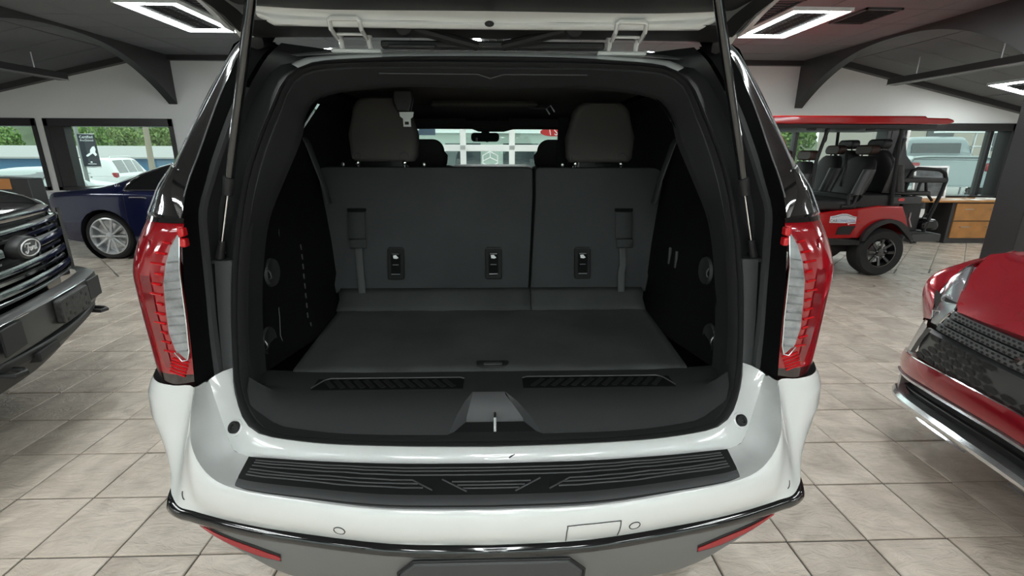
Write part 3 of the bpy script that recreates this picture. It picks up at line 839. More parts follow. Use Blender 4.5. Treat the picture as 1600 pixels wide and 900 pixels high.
for s in (-1, 1):
    n = 36
    D2 = resample(spline(Dl, 5), n); G2 = resample(spline(Gl, 5), n)
    rows = [D2, [a.lerp(b, .5) for a, b in zip(D2, G2)], G2]
    mb = MB().grid(rows); part('pillar_jamb', mb if s > 0 else mb.flipped_x(), side_plastic, smooth=60)
    # raised flange along the gutter
    fl = [p + Vector((-.002, -.006, 0)) for p in G2[:30]]
    mb = MB().grid([[p + Vector((.006, 0, 0)) for p in fl], [p + Vector((.004, -.008, 0)) for p in fl], [p + Vector((-.012, -.008, 0)) for p in fl], [p + Vector((-.015, .01, 0)) for p in fl]])
    part('gutter_flange', mb if s > 0 else mb.flipped_x(), grey_plastic, smooth=40)
    # gutter floor from the flange to the weatherstrip
    S2 = resample([p for p in S if p.z > .882 and not (p.x < .3 and p.z < 1.2)][: ], n * 2)
    Sup = [min(S2, key=lambda q: abs(q.z - g.z) if q.x > .1 else 9) for g in G2]
    rows = [[g + Vector((-.014, .004, 0)) for g in G2], [g.lerp(q, .25) + Vector((0, .045, 0)) for g, q in zip(G2, Sup)], [g.lerp(q, .7) + Vector((0, .03, 0)) for g, q in zip(G2, Sup)], [q + Vector((.0, .004, 0)) for q in Sup]]
    mb = MB().grid(rows); part('gutter', mb if s > 0 else mb.flipped_x(), dk_plastic, smooth=60)
    # grey panel at the foot of the gutter, below the strut mount
    zz = [.885, .95, 1.05, 1.15, 1.215]
    def at_z(L, z): return min(L, key=lambda q: abs(q.z - z))
    Gd = resample(spline(Gl, 12), 200); Sd = resample(S2, 200)
    rows = []
    for z in zz:
        g = at_z(Gd, z); q = min([p for p in Sd if p.x > .5], key=lambda p: abs(p.z - z))
        rows.append([Vector((lerp(g.x, q.x, t), lerp(g.y, q.y, t) + d, z)) for t, d in ((.30, .03), (.34, .002), (.6, -.004), (.95, -.002), (1.05, .01))])
    rows.append([p + Vector((0, .06, .004)) for p in rows[-1]])
    mb = MB().grid(rows); part('gutter_panel', mb if s > 0 else mb.flipped_x(), grey_plastic, smooth=50)
    # outer gloss panels
    C2 = resample(spline(Cl, 6), 30); B2_ = resample(spline(Bl, 6), 30)
    Dd = resample([p for p in resample(spline(Dl, 8), 200) if p.z > 1.35], 30)
    mb = MB().grid([Dd, [a.lerp(b, .5) + Vector((.001, -.002, 0)) for a, b in zip(Dd, C2)], C2]); part('rear_pillar_trim', mb if s > 0 else mb.flipped_x(), gloss_black, smooth=50)
    C3 = [p + Vector((.004, .010, .002)) for p in C2[8:]]; B3 = B2_[7:]
    C3 = resample(C3, 24); B3 = resample(B3, 24)
    F3 = [Vector((p.x + .012, p.y + .14, p.z + .006)) for p in B3]
    rows = [C3, [a.lerp(b, .3) + Vector((.003, -.002, 0)) for a, b in zip(C3, B3)], [a.lerp(b, .7) + Vector((.004, -.003, 0)) for a, b in zip(C3, B3)], B3, F3]
    mb = MB().grid(rows); part('wraparound_rear_glass', mb if s > 0 else mb.flipped_x(), gloss_black, smooth=50)
    mb = MB().tube([C3[k] + Vector((.0, -.006, 0)) for k in range(0, 24)], .003, 6); part('glass_edge_glint', mb if s > 0 else mb.flipped_x(), chrome_and_glint)  # bright line imitates lamp glints along the glass edge
    mb = MB().tube([p + Vector((.002, -.003, 0)) for p in Dd[3:]], .0016, 6); part('pillar_edge_glint', mb if s > 0 else mb.flipped_x(), chrome_and_glint)  # bright bead stands in for a lamp glint on the pillar edge
    lo1 = [p for p in C2[:9]]; lo2 = [p for p in B2_[:8]]
    lo1 = resample(lo1, 8); lo2 = resample(lo2, 8); lo3 = [Vector((p.x + .015, p.y + .14, p.z)) for p in lo2]
    mb = MB().tube([p + Vector((.002, -.004, .002)) for p in lo2] + [lo2[-1].lerp(lo1[-1], .5) + Vector((.004, -.008, .002)), lo1[-1] + Vector((.003, -.006, .002))], .0024, 6); part('cap_edge_glint', mb if s > 0 else mb.flipped_x(), chrome_and_glint)  # bright outline imitates a lamp reflection round the cap
    rows = [lo1, [a.lerp(b, .35) + Vector((.005, -.008, 0)) for a, b in zip(lo1, lo2)], [a.lerp(b, .75) + Vector((.005, -.006, 0)) for a, b in zip(lo1, lo2)], lo2, lo3]
    mb = MB().grid(rows); part('pillar_base_cap', mb if s > 0 else mb.flipped_x(), gloss_black, smooth=50)
    part('lamp_top_plate', (lambda m: m if s > 0 else m.flipped_x())(MB().grid([[p + Vector((0, -.004, .0)) for p in spline(tail_plan(1.347), 5)], [p + Vector((.0, .004, .012)) for p in spline(tail_plan(1.347), 5)], [Vector((.86, 1.5, 1.358))] * 26])), gloss_black, smooth=40)
    # roof corner piece
    mb = MB().grid([[(.66, 1.60, 1.835), (.70, 1.60, 1.822), (.745, 1.62, 1.838)], [(.66, 1.65, 1.872), (.72, 1.655, 1.885), (.762, 1.67, 1.882)], [(.66, 1.85, 1.92), (.73, 1.85, 1.925), (.80, 1.85, 1.89)]])
    part('roof_corner', mb if s > 0 else mb.flipped_x(), gloss_black, smooth=50)

# ---- struts
for s in (-1, 1):
    a = Vector((s * .806, 1.415, 1.232)); b = Vector((s * .735, 1.378, 1.418)); d = (b - a).normalized()
    st = part('gas_strut', MB().tube([b + d * .005, b + d * .66], .0125, 12), gloss_black)
    part('piston_rod', MB().tube([a + d * .03, b + d * .01], .0048, 10), chrome, st)
    part('collar', MB().tube([b - d * .006, b + d * .045], [.0135, .0165], 12), dk_plastic, st)
    sk = part('ball_socket', MB().tube([a - d * .012, a + d * .045], [.013, .009], 12), dk_plastic, st)
    part('ball_stud', MB().tube([a, a + Vector((s * -.0, .035, 0))], .006, 8), steel, st)
    part('strut_shelf', MB().bx(s * .765, s * .84, 1.40, 1.45, 1.205, 1.218), dk_plastic, bevel=.003)

# ---- roof and hinges
roof_rows = []
for y, zc, w in ((1.596, 1.818, .585), (1.66, 1.839, .64), (1.75, 1.866, .69), (1.9, 1.907, .735), (2.15, 1.936, .765), (2.4, 1.945, .77), (3.4, 1.935, .765), (4.1, 1.90, .745), (4.35, 1.87, .72)):
    roof_rows.append([(w * math.sin(t * PI / 2) , y, zc - .045 * abs(math.sin(t * PI / 2)) ** 3 * (1 if y > 1.7 else .3)) for t in [-1 + k / 8 for k in range(17)]])
part('roof', MB().grid(roof_rows), white_paint, smooth=60)
Sx = [p for p in S if p.z > 1.76]
hdr = [[Vector((p.x, p.y, p.z)) for p in Sx], [Vector((p.x * 1.03, p.y + .012, p.z + .009)) for p in Sx], [Vector((p.x * 1.06, p.y + .03, p.z + .016)) for p in Sx], [Vector((p.x * 1.09, p.y + .10, p.z + .036)) for p in Sx]]
part('roof_header', MB().grid([[mir(p) for p in r] + list(r[::-1])[1:] for r in hdr]), white_paint, smooth=60)
for s in (-1, 1):
    cx = s * .404
    h = part('hinge', MB().bx(cx - .075, cx + .075, 1.585, 1.66, 1.815, 1.826), white_paint, bevel=.004)
    for e in (-1, 1):
        x = cx + e * .043
        part('hinge_arm', MB().tube([(x, 1.60, 1.822), (x - e * .002, 1.585, 1.845), (x + e * .004, 1.56, 1.868)], .0075, 8), white_paint, h)
        part('pivot_pin', MB().tube([(x - .012, 1.572, 1.862), (x + .012, 1.572, 1.862)], .009, 10), steel, h)
    o_, i_ = s * .427, s * .347
    part('hinge_strap', MB().tube([(s * .447, 1.555, 1.847), (s * .431, 1.45, 1.849), (o_, 1.430, 1.866), (o_ - s * .006, 1.428, 1.869), (i_ + s * .006, 1.428, 1.869), (i_, 1.430, 1.866), (s * .349, 1.45, 1.849), (s * .362, 1.555, 1.847)], .0065, 8), white_paint, h)
    part('strap_bar', MB().tube([(s * .355, 1.50, 1.846), (s * .43, 1.50, 1.846)], .004, 6), white_paint, h)
    part('hinge_cover', MB().bx(cx - .07, cx + .07, 1.52, 1.60, 1.872, 1.89), dk_plastic, h, bevel=.004)
part('wiring_block', MB().bx(-.325, .345, 1.565, 1.60, 1.826, 1.846), dk_plastic, bevel=.005)
part('wiring_block', MB().bx(-.30, -.16, 1.55, 1.575, 1.822, 1.832), dk_plastic, bevel=.003)
for s in (-1, 1):
    part('wiring_conduit', MB().tube([(s * .235, 1.47, 1.862), (s * .19, 1.50, 1.856), (s * .10, 1.545, 1.842), (s * .04, 1.575, 1.834)], .014, 10), rubber)
    part('grommet', MB().tube([(s * .235, 1.462, 1.862), (s * .232, 1.475, 1.860)], .026, 14), rubber)

# ---- liftgate
gate_prof = lambda x: 1 - .10 * (abs(x) / .72) ** 4
def gate_slab(rows_yz, w, name, m, par=None, smooth=40, drop=.035):
    rows = []
    for y, z in rows_yz:
        ww = w(y) if callable(w) else w
        rows.append([(ww * math.sin((k / 12 - 1) * PI / 2), y, z - drop * abs(math.sin((k / 12 - 1) * PI / 2)) ** 4) for k in range(25)])
    return part(name, MB().grid(rows), m, par, smooth=smooth)
gw = lambda y: .735 if y > 1.3 else .735 + .15 * min((1.3 - y), .5)
gate = gate_slab([(1.60, 1.885), (1.56, 1.905), (1.40, 1.965), (1.1, 2.06), (.8, 2.15), (.42, 2.26)], lambda y: gw(y) + .01, 'liftgate', white_paint)
label(gate, 'raised liftgate seen from below, white rim and black lining')
gl_ = [(1.40, 1.905), (1.425, 1.893), (1.44, 1.885), (1.452, 1.868), (1.458, 1.856), (1.455, 1.850)]
rows = []
for k in range(33):
    x = -.62 + 1.24 * k / 32; ax = abs(x)
    u_ = (ax / .6) ** 2; zt = 1.874 + .020 * u_; zb = 1.851 + .004 * u_
    if ax > .585: zb += (ax - .585) * .5
    rows.append([(x, 1.40, zt + .012), (x, 1.428, zt + .002), (x, 1.436, zt - .002), (x, 1.441, lerp(zt, zb, .35)), (x, 1.437, lerp(zt, zb, .6)), (x, 1.443, zb + .002), (x, 1.452, zb), (x, 1.47, zb + .006)])
rim = part('inner_rim', MB().grid(rows), white_paint, gate, smooth=50)
label(rim, 'white painted inner rim')
for x in (.0, ):
    part('rim_hole', MB().lathe([(.013, 0), (.011, -.002), (.0005, -.002)], lambda a, b, h: (x + a, 1.4375 + h, 1.862 + b * .6), 18), rubber, rim)
gate_slab([(1.425, 1.886), (1.40, 1.884), (1.30, 1.888), (1.1, 1.93), (.85, 2.0), (.5, 2.10), (.44, 2.16)], lambda y: .655 + .1 * min(1.43 - y, 1.0), 'gate_lining', dk_plastic, gate, drop=-.012)
gate_slab([(1.44, 1.868), (1.458, 1.859), (1.52, 1.856), (1.60, 1.859), (1.68, 1.876)], .70, 'gate_front_edge', rubber, gate, drop=.004)
for s in (-1, 1):
    rows = []
    for y, z in ((1.50, 1.868), (1.40, 1.90), (1.2, 1.955), (.9, 2.03), (.45, 2.16)):
        a = gw(y)
        rows.append([(s * (a + .01), y, z + .055), (s * (a + .004), y, z - .01), (s * (a - .022), y, z - .022), (s * (a - .026), y, z + .01)])
    part('gate_side_edge', MB().grid(rows), white_paint, gate, smooth=40)
    rows = [[(s * (gw(y) - .024), y, z), (s * (gw(y) - .05), y, z - .02), (s * (.645 + .1 * (1.45 - y)), y, z - .005)] for y, z in ((1.47, 1.862), (1.40, 1.885), (1.2, 1.92), (.9, 2.0), (.45, 2.13))]
    part('gate_side_seal', MB().grid(rows), rubber, gate, smooth=40)
# ------------------------------------------------------------------ SUV interior
# sill plate with striker pocket, ribbed scuff panels
prof = [(1.43, .834), (1.405, .838), (1.33, .838), (1.288, .836), (1.25, .826), (1.215, .806), (1.19, .783), (1.172, .768), (1.155, .752)]
pk_l = lambda t: lerp(-.058, -.122, t)
pk_r = lambda t: lerp(.040, .143, t)
def sill_rows(x0f, x1f, rng, n):
    rows = []
    for i in rng:
        y, z = prof[i]
        t = max(0, min(1, (1.288 - y) / (1.288 - 1.172)))
        a, b = x0f(t, i), x1f(t, i)
        r = []
        for k in range(n + 1):
            x = lerp(a, b, k / n); ax = abs(x)
            up = 0 if ax < .52 else ((ax - .52) / .2) ** 2 * .045
            fw = 0 if ax < .35 else ((ax - .35) / .35) ** 2 * .07
            fw = fw * (1 if i > 2 else .35)
            r.append((x, y + fw * .9, z + up * (1 if i > 3 else .0)))
        rows.append(r)
    return rows
wE = lambda i: interp(i, [0, 3, 5, 8], [.745, .74, .72, .66])
mb = MB()
mb.grid(sill_rows(lambda t, i: -wE(i), lambda t, i: pk_l(t), range(9), 16))
mb.grid(sill_rows(lambda t, i: pk_r(t), lambda t, i: wE(i), range(9), 16))
mb.grid(sill_rows(lambda t, i: pk_l(0), lambda t, i: pk_r(0), range(4), 4))
sill = part('sill_plate', mb, trim_plastic, smooth=50)
label(sill, 'charcoal plastic sill plate across the cargo opening')
# the pocket: sloping back face, cheeks and floor
bt, bb = (pk_l(0), pk_r(0)), (-.075, .092)
mb = MB().grid([[(lerp(bt[0], bt[1], k / 6), 1.288, .836) for k in range(7)], [(lerp(bt[0], bt[1], k / 6), 1.280, .832) for k in range(7)], [(lerp(bb[0], bb[1], k / 6), 1.235, .778) for k in range(7)], [(lerp(bb[0], bb[1], k / 6), 1.232, .762) for k in range(7)]])
for sx, pf_, b0 in ((-1, pk_l, bb[0]), (1, pk_r, bb[1])):
    rr = []
    for y, z in prof[3:8]:
        t = (1.288 - y) / (1.288 - 1.172)
        rr.append((pf_(t), y, z))
    inn = [(pf_(0), 1.288, .836), (lerp(pf_(0), b0, .4), 1.262, .808), (lerp(pf_(0), b0, .8), 1.243, .786), (b0, 1.235, .766), (lerp(b0, pf_(1), .8), 1.180, .760)]
    mb.grid([rr, inn])
pkt = part('striker_pocket', mb, grey_plastic, sill, smooth=40)
part('pocket_floor', MB().add([(bb[0], 1.236, .768), (bb[1], 1.236, .768), (.143, 1.172, .762), (-.122, 1.172, .762)], [(0, 1, 2, 3)]), rubber, sill)
part('striker', MB().tube([(.009, 1.235, .766), (.009, 1.225, .80), (.009, 1.20, .800), (.009, 1.185, .766)], .0045, 8), steel, sill)
for s in (-1, 1):
    xa, xb = (-.545, -.088) if s < 0 else (.095, .565)
    xo = xa if s < 0 else xb; xi = xb if s < 0 else xa
    sc = part('scuff_panel', MB().bx(xa, xb, 1.305, 1.375, .8375, .8395), side_plastic, sill)
    ed = [(xo + (-.0) * s, 1.312, .842), (xo - .022 * s, 1.362, .842), (xo - .04 * s, 1.374, .842), (xi + .012 * s, 1.374, .842), (xi, 1.366, .842)]
    part('scuff_edge', MB().tube(ed, .0022, 6), grey_plastic, sc)
    for k in range(13):
        x = lerp(xa, xb, .10 + .80 * k / 12)
        part('rib', MB().bar((x - .018 * s, 1.315, .8405), (x + .018 * s, 1.362, .8405), .014, .003), pad_plastic, sc)
# cargo floor mat with soft creases and finger notch
rows = []
for j in range(31):
    y = lerp(1.425, 2.06, j / 30)
    r = []
    for k in range(61):
        w = lerp(.650, .695, j / 30)
        x = lerp(-w, w, k / 60)
        z = .842 + .0022 * math.sin(x * 23 + y * 2.0) * math.sin(y * 4 + x * 3) + .0016 * math.sin(x * 41 - y * 5)
        if j == 0: z -= .012
        r.append((x, y, z))
    rows.append(r)
cf = part('cargo_floor', MB().grid(rows), carpet, smooth=80, solid=.02)
label(cf, 'charcoal carpeted cargo floor panel')
hp = rrect(.105, .044, .014, 5, .0, 1.465)
hd = part('floor_handle', MB().prism([(a * (1 + .25 * (b - 1.465) / .044), b) for a, b in hp], .840, .8475, lambda a, b, d: (a, b, d)), rubber, bevel=.002)
part('handle_lip', MB().prism(rrect(.062, .016, .005, 4, .002, 1.458), .846, .850, lambda a, b, d: (a, b, d)), grey_plastic, hd, bevel=.001)
# folding carpet flap behind the seats
for xa, xb in ((-.70, .168), (.172, .690)):
    part('seat_flap', MB().grid([[(lerp(xa, xb, k / 12) * (1.0 if t < .5 else 1.02), lerp(2.03, 2.165, t), lerp(.846, .915, t) + .006 * math.sin(PI * t)) for k in range(13)] for t in (0, .15, .4, .7, 1.0)]), carpet, smooth=60, solid=.015)

# third-row seats
def y_seat(z): return 2.155 + (z - .90) * .20
def seat(x_bl, x_br, x_tr, x_tl, name, rl, rr_):
    z0, z1 = .89, 1.458
    # outline: bottom-left, bottom-right, top-right, top-left with rounded tops
    def arc(cx, cz, r, a0, a1): return [(cx + r * math.cos(lerp(a0, a1, k / 5)), cz + r * math.sin(lerp(a0, a1, k / 5))) for k in range(6)]
    out = [(x_bl, z0), (x_br, z0), (x_tr + (.01 if rr_ > .03 else 0), z1 - .13)] + arc(x_tr - rr_, z1 - rr_, rr_, 0, PI / 2) + arc(x_tl + rl, z1 - rl, rl, PI / 2, PI) + [(x_tl - (.01 if rl > .03 else 0), z1 - .13)]
    cx = sum(p[0] for p in out) / len(out); cz = sum(p[1] for p in out) / len(out)
    rows = []
    for d, sh in ((.006, .985), (-.002, .992), (.02, 1.0), (.10, 1.0), (.13, .985), (.14, .95)):
        rows.append([(cx + (a - cx) * (1 - (1 - sh) * .55 / max(abs(x_tr - x_tl), .4)), y_seat(b) + d - .004, cz + (b - cz) * (1 - (1 - sh) * .9)) for a, b in out])
    mb = MB().grid(rows, closed_u=True)
    # back face, subdivided fan
    n = len(out)
    base = rows[0]; c = (cx, y_seat(cz) - .004, cz)
    inner = [tuple(Vector(p).lerp(Vector(c), .5) + Vector((0, -.004, 0))) for p in base]
    mb.grid([base, inner], closed_u=True); mb.add(inner, [tuple(range(n))])
    fr = rows[-1]; mb.add(fr, [tuple(reversed(range(n)))])
    return part(name, mb, seat_back, smooth=40)
seat_l = seat(-.735, .166, .186, -.812, 'rear_seat_back', .045, .018)
seat_r = seat(.172, .722, .800, .196, 'rear_seat_back', .018, .05)
label(seat_l, 'wider left section of the folding rear seat back'); label(seat_r, 'narrower right section of the folding rear seat back')
def headrest(cx, w, z0, z1, par, y=2.30, th=.12, m=cloth, brk=True, wt=None):
    out = []
    wt = wt or w * .86
    for (sx, a0) in ((1, 0), (-1, PI / 2)):
        for k in range(9):
            a = a0 + PI / 2 * k / 8
            r = .075
            out.append((cx + sx * (wt / 2 - r) + r * math.cos(a), z1 - r + r * math.sin(a)))
    out += [(cx - w / 2 - .004, lerp(z0, z1, .42)), (cx - w / 2 + .003, z0 + .02), (cx - w / 2 + .02, z0), (cx + w / 2 - .02, z0), (cx + w / 2 - .003, z0 + .02), (cx + w / 2 + .004, lerp(z0, z1, .42))]
    mz = (z0 + z1) / 2
    rows = []
    for d, s in ((0, .80), (-.0, .90), (.018, .985), (.05, 1.0), (th - .04, .99), (th - .012, .93), (th, .82)):
        rows.append([(cx + (a - cx) * s, y + d + .03 * (b - z0), mz + (b - mz) * (1 - (1 - s) * .8)) for a, b in out])
    mb = MB().grid(rows, closed_u=True)
    n = len(out); mb.add(rows[0], [tuple(range(n))]); mb.add(rows[-1], [tuple(reversed(range(n)))])
    hr = part('headrest', mb, m, par, smooth=60)
    if brk:
        for s in (-1, 1):
            x = cx + s * .108 - .01
            part('post_bracket', MB().tube([(x + .022 * math.cos(a), y + .004, z0 + .022 + .020 * math.sin(a)) for a in [-.5 + k * (PI + 1.0) / 10 for k in range(11)]], .0055, 6), grey_plastic, par)
            part('headrest_post', MB().tube([(x, y + .05, z0 + .05), (x, y + .02, z0 - .005), (x, y - .005, z0 - .03)], .0085, 10), chrome, par)
            part('post_tip', MB().ball((x, y - .006, z0 - .004), (.011, .008, .013), 10, 6), chrome, par)
    return hr
headrest(-.508, .312, 1.482, 1.768, seat_l)
headrest(.506, .318, 1.480, 1.752, seat_r)
for x, p in ((-.69, seat_l), (-.318, seat_l), (.325, seat_r)):
    part('bolster_stud', MB().ball((x, 2.285, 1.47), (.008, .006, .010), 8, 6), steel, p)
# release straps
for (x0, x1, xb, par) in ((-.664, -.588, -.626, seat_l), (.572, .648, .612, seat_r)):
    xm = (x0 + x1) / 2
    yq = lambda z: y_seat(z) - .014
    part('strap_slot', MB().bx(x0 - .004, x1 + .004, yq(1.265) - .002, yq(1.265) + .01, 1.262, 1.276), side_plastic, par, bevel=.002)
    part('strap_flap', MB().grid([[(x, yq(z) - d, z) for x in (x0, xm, x1)] for z, d in ((1.262, 0), (1.255, .006), (1.19, .007), (1.145, .006), (1.14, .003))]), seat_back, par, solid=.004)
    part('strap_stitch', MB().grid([[(x + (xb - xm) * .1, yq(z) - d, z) for x in (x0 + .006, xm, x1 + .004)] for z, d in ((1.14, .003), (1.135, .009), (1.105, .010), (1.098, .006))]), seat_back, par, solid=.004)
    xa = x0 + .028 if x0 < 0 else x0 + .018
    pts = [(xa, 1.10, .004), (xa + .004, 1.02, .010), (xa + .010, .95, .014), (xa + .014, .885, .022), (xa + .014, .862, .026)]
    if x0 > 0: pts = [(xa, 1.10, .004), (xa + .002, 1.02, .012), (xa - .006, .99, .012), (xa - .006, .93, .014), (xa - .008, .875, .024), (xa - .008, .855, .026)]
    part('pull_strap', MB().grid([[(x + dx, yq(max(z, .9)) - d, z) for dx in (0, .010, .022, .032)] for x, z, d in pts]), webbing, par, solid=.003, smooth=60)
    part('strap_end', MB().bx(pts[-1][0] + .002, pts[-1][0] + .032, yq(.9) - .038, yq(.9) - .014, .842, .864), rubber, par, bevel=.004)
# child-seat anchors
for x, par in ((-.452, seat_l), (.0, seat_l), (.418, seat_r)):
    y0 = y_seat(1.03) - .006
    R = Matrix.Rotation(math.atan(.2) * -1, 3, 'X')
    bz = part('anchor_bezel', MB().prism(rrect(.076, .145, .012, 4), 0, .012, lambda a, b, d: Vector((x, y0, 1.028)) + Vector((a, -d + b * .2, b))), pad_plastic, par, bevel=.003)
    part('anchor_recess', MB().prism(rrect(.044, .105, .006, 3), .0118, .0128, lambda a, b, d: Vector((x, y0, 1.026)) + Vector((a, -d + b * .2, b))), side_plastic, bz)
    for dz, w, r in ((.045, .034, .0032), (-.004, .028, .0024), (-.047, .040, .0028)):
        part('anchor_bar', MB().tube([(x - w / 2, y0 - .017 + dz * .2, 1.028 + dz), (x + w / 2, y0 - .017 + dz * .2, 1.028 + dz)], r, 6), steel, bz)
    part('anchor_symbol', MB().add([(x - .012, y0 - .014 + .008, 1.066), (x + .002, y0 - .014 + .008, 1.068), (x + .014, y0 - .016 + .008, 1.054), (x + .004, y0 - .017 + .008, 1.050), (x - .010, y0 - .016 + .008, 1.052)], [(0, 1, 2, 3, 4)]), white_frame, bz)
    part('anchor_edge', MB().tube([(x - .036, y0 - .012 + .0135, 1.097), (x + .030, y0 - .012 + .0135, 1.0985), (x + .037, y0 - .012 + .012, 1.092)], .0018, 5), grey_plastic, bz)

# cargo side walls
def wall_pts(y):
    base = interp(y, [1.43, 1.6, 2.05, 4.6], [.652, .662, .700, .72])
    return [(base, .828), (base + .045, .90), (.732, .98), (.748, 1.12), (.768, 1.25), (.792, 1.38), (.800, 1.48), (.802, 1.60), (.798, 1.745), (.70, 1.772)]
Jz = resample(spline(J_PTS, 8), 120)
r0 = []
for x, z in wall_pts(1.45):
    q = min(Jz[:90], key=lambda p: abs(p.z - min(z, 1.70))); r0.append(Vector((q.x + .004, q.y + .012, q.z)))
ysl = [1.78, 1.90, 2.0, 2.12, 2.39, 2.8, 3.3, 4.0, 4.6]
for s in (-1, 1):
    rws = [r0, [Vector((lerp(a.x, x, .5) if 1.0 < z < 1.4 else a.x + .012, a.y + .05, z)) for a, (x, z) in zip(r0, wall_pts(1.5))]] + [[Vector((x, y, z)) for x, z in wall_pts(y)] for y in ysl]
    mb = MB()
    n = len(rws[0]); 
    for i in range(len(rws) - 1):
        for k in range(n - 1):
            q = [rws[i][k], rws[i][k + 1], rws[i + 1][k + 1], rws[i + 1][k]]
            if i == 5 and k == 7:      # the sliver of quarter window left by the trim
                a, b, c, d = q
                m_ = b.lerp(c, .72)
                mb.add([a, b, m_], [(0, 1, 2)]); mb.add([a, c, d], [(0, 1, 2)])
            else: mb.add(q, [(0, 1, 2, 3)])
    cst = part('cargo_side_trim', mb if s > 0 else mb.flipped_x(), side_plastic, smooth=50)
    _cw = BVHTree.FromPolygons([v.co for v in cst.data.vertices], [tuple(p.vertices) for p in cst.data.polygons])
    def on_wall(y, z, d=.002):
        h_ = _cw.ray_cast(Vector((0, y - YC, z)), Vector((s, 0, 0)))[0]
        return Vector((h_.x - s * d, y, z)) if h_ else Vector((s * (.74 - d), y, z))
    # cup-shaped recesses and hooks
    for z, y in ((1.13, 1.60), (.905, 1.535)):
        xx = abs(on_wall(y, z, 0).x) - .004
        fn = lambda a, b, h, xx=xx, y=y, z=z: (s * (xx - h), y + a, z + b)
        hk = part('hook_recess', MB().lathe([(.050, -.004), (.046, .006), (.038, .003), (.0005, -.0)], fn, 24), trim_plastic, smooth=60)
        part('tie_hook', MB().tube([on_wall(y - .03, z + .016, .006), on_wall(y - .032, z + .004, .014), on_wall(y - .032, z - .010, .014), on_wall(y - .030, z - .018, .006)], .0026, 6), steel if z < 1 else grey_plastic, hk)
    if s > 0:
        for yy in (1.86, 1.935):
            xx = on_wall(yy + .01, 1.11).x
            part('switch', MB().bx(xx - .006, xx + .004, yy, yy + .012, 1.075, 1.145), grey_plastic, bevel=.002)
    else:
        part('door_seam', MB().tube([on_wall(y, z) for y, z in ((1.72, 1.26), (1.705, 1.219), (1.665, 1.091), (1.64, 1.02), (1.625, .963), (1.60, .90), (1.585, .86))], .0016, 5), grey_plastic)
        for k in range(9):
            z = 1.165 - k * .036; y = lerp(1.865, 1.765, k / 8)
            part('vent_slot', MB().box(on_wall(y, z), (.004, .004, .020)), grey_plastic)
    # belts
    bl = [(.806, 2.14, 1.585), (.797, 2.15, 1.56), (.775, 2.16, 1.47), (.758, 2.17, 1.40), (.742, 2.18, 1.30)]
    rws = []
    for x, y, z in bl: rws.append([(s * x, y - .012, z), (s * x - s * .003, y, z), (s * (x - .012), y + .02, z)])
    part('seat_belt', MB().grid(rws), grey_plastic, solid=.002)
# headliner and overhead parts
hl = [[(lerp(-.71, .71, k / 12), y, z + .012 * math.cos(PI * (k / 12 - .5))) for k in range(13)] for y, z in ((1.64, 1.735), (1.75, 1.768), (2.3, 1.795), (3.0, 1.80), (3.9, 1.785), (4.25, 1.765), (4.32, 1.74))]
part('headliner', MB().grid(hl), liner, smooth=60)
part('overhead_console', MB().bx(-.36, .26, 2.9, 3.15, 1.775, 1.81), liner, bevel=.02)
part('console_handle', MB().tube([(.20, 2.9, 1.775), (.22, 2.88, 1.765), (.30, 2.88, 1.765), (.32, 2.9, 1.775)], .005, 6), grey_plastic)
for s, xx in ((-1, -.45), (1, .375)):
    v = part('sun_visor', MB().bx(xx - .26, xx + .22, 4.05, 4.12, 1.715, 1.79), liner, bevel=.012)
    part('visor_label', MB().bx(xx - .065, xx + .075, 4.046, 4.049, 1.738, 1.758), grey_plastic, v)
part('windscreen_header', MB().bx(-.72, .72, 4.25, 4.40, 1.715, 1.80), liner, bevel=.02)
# belt anchor hanging from the headliner
bh = part('belt_reel_cover', MB().prism([(-.040, 0), (.040, 0), (.044, -.040), (.028, -.09), (-.028, -.09), (-.044, -.045)], 0, .04, lambda a, b, d: (-.385 + a, 2.20 + d, 1.782 + b)), dk_plastic, bevel=.008)
part('belt_tongue', MB().prism([(-.034, 0), (.034, 0), (.030, -.022), (.018, -.03), (.018, -.066), (-.018, -.066), (-.018, -.03), (-.032, -.02)], 0, .004, lambda a, b, d: (-.370 + a * .92, 2.192 + d, 1.692 + b * .92)), white_frame, bh, bevel=.001)
part('tongue_slot', MB().bx(-.379, -.362, 2.1905, 2.1915, 1.640, 1.652), rubber, bh)
b2 = part('belt_tongue', MB().tube([(.272, 2.40, 1.70), (.255, 2.40, 1.725), (.275, 2.40, 1.74), (.295, 2.40, 1.712)], .004, 6), steel)
part('seat_belt', MB().bx(.315, .365, 2.42, 2.43, 1.44, 1.69), side_plastic)
# second-row chairs, front chairs, dashboard, mirror
for xx, yb, zt, nm in ((-.44, 3.20, 1.605, 'middle_row_seat'), (.40, 3.20, 1.605, 'middle_row_seat'), (-.42, 4.0, 1.42, 'front_seat'), (.40, 4.0, 1.42, 'front_seat')):
    b = MB()
    rows = []
    for z, w, d in ((.75, .25, .0), (1.0, .26, .03), (1.25, .25, .02), (1.40, .19, -.01)):
        yy = yb + .02 - .10 * (1.4 - z) + d * 0
        z2 = z - (.15 if nm == 'front_seat' else 0)
        rows.append([(xx + w * math.cos(a) , yy + .07 * math.sin(a), z2) for a in [2 * PI * k / 20 for k in range(20)]])
    b.grid(rows, closed_u=True); b.add(rows[-1], [tuple(range(20))])
    sb = part(nm, b, cloth, smooth=60)
    headrest(xx, .27, zt - .175, zt, sb, y=yb, th=.10, brk=False)
    part('cushion', MB().bx(xx - .25, xx + .25, yb + .05, yb + .55, .62, .76), cloth, sb, bevel=.04, seg=3)
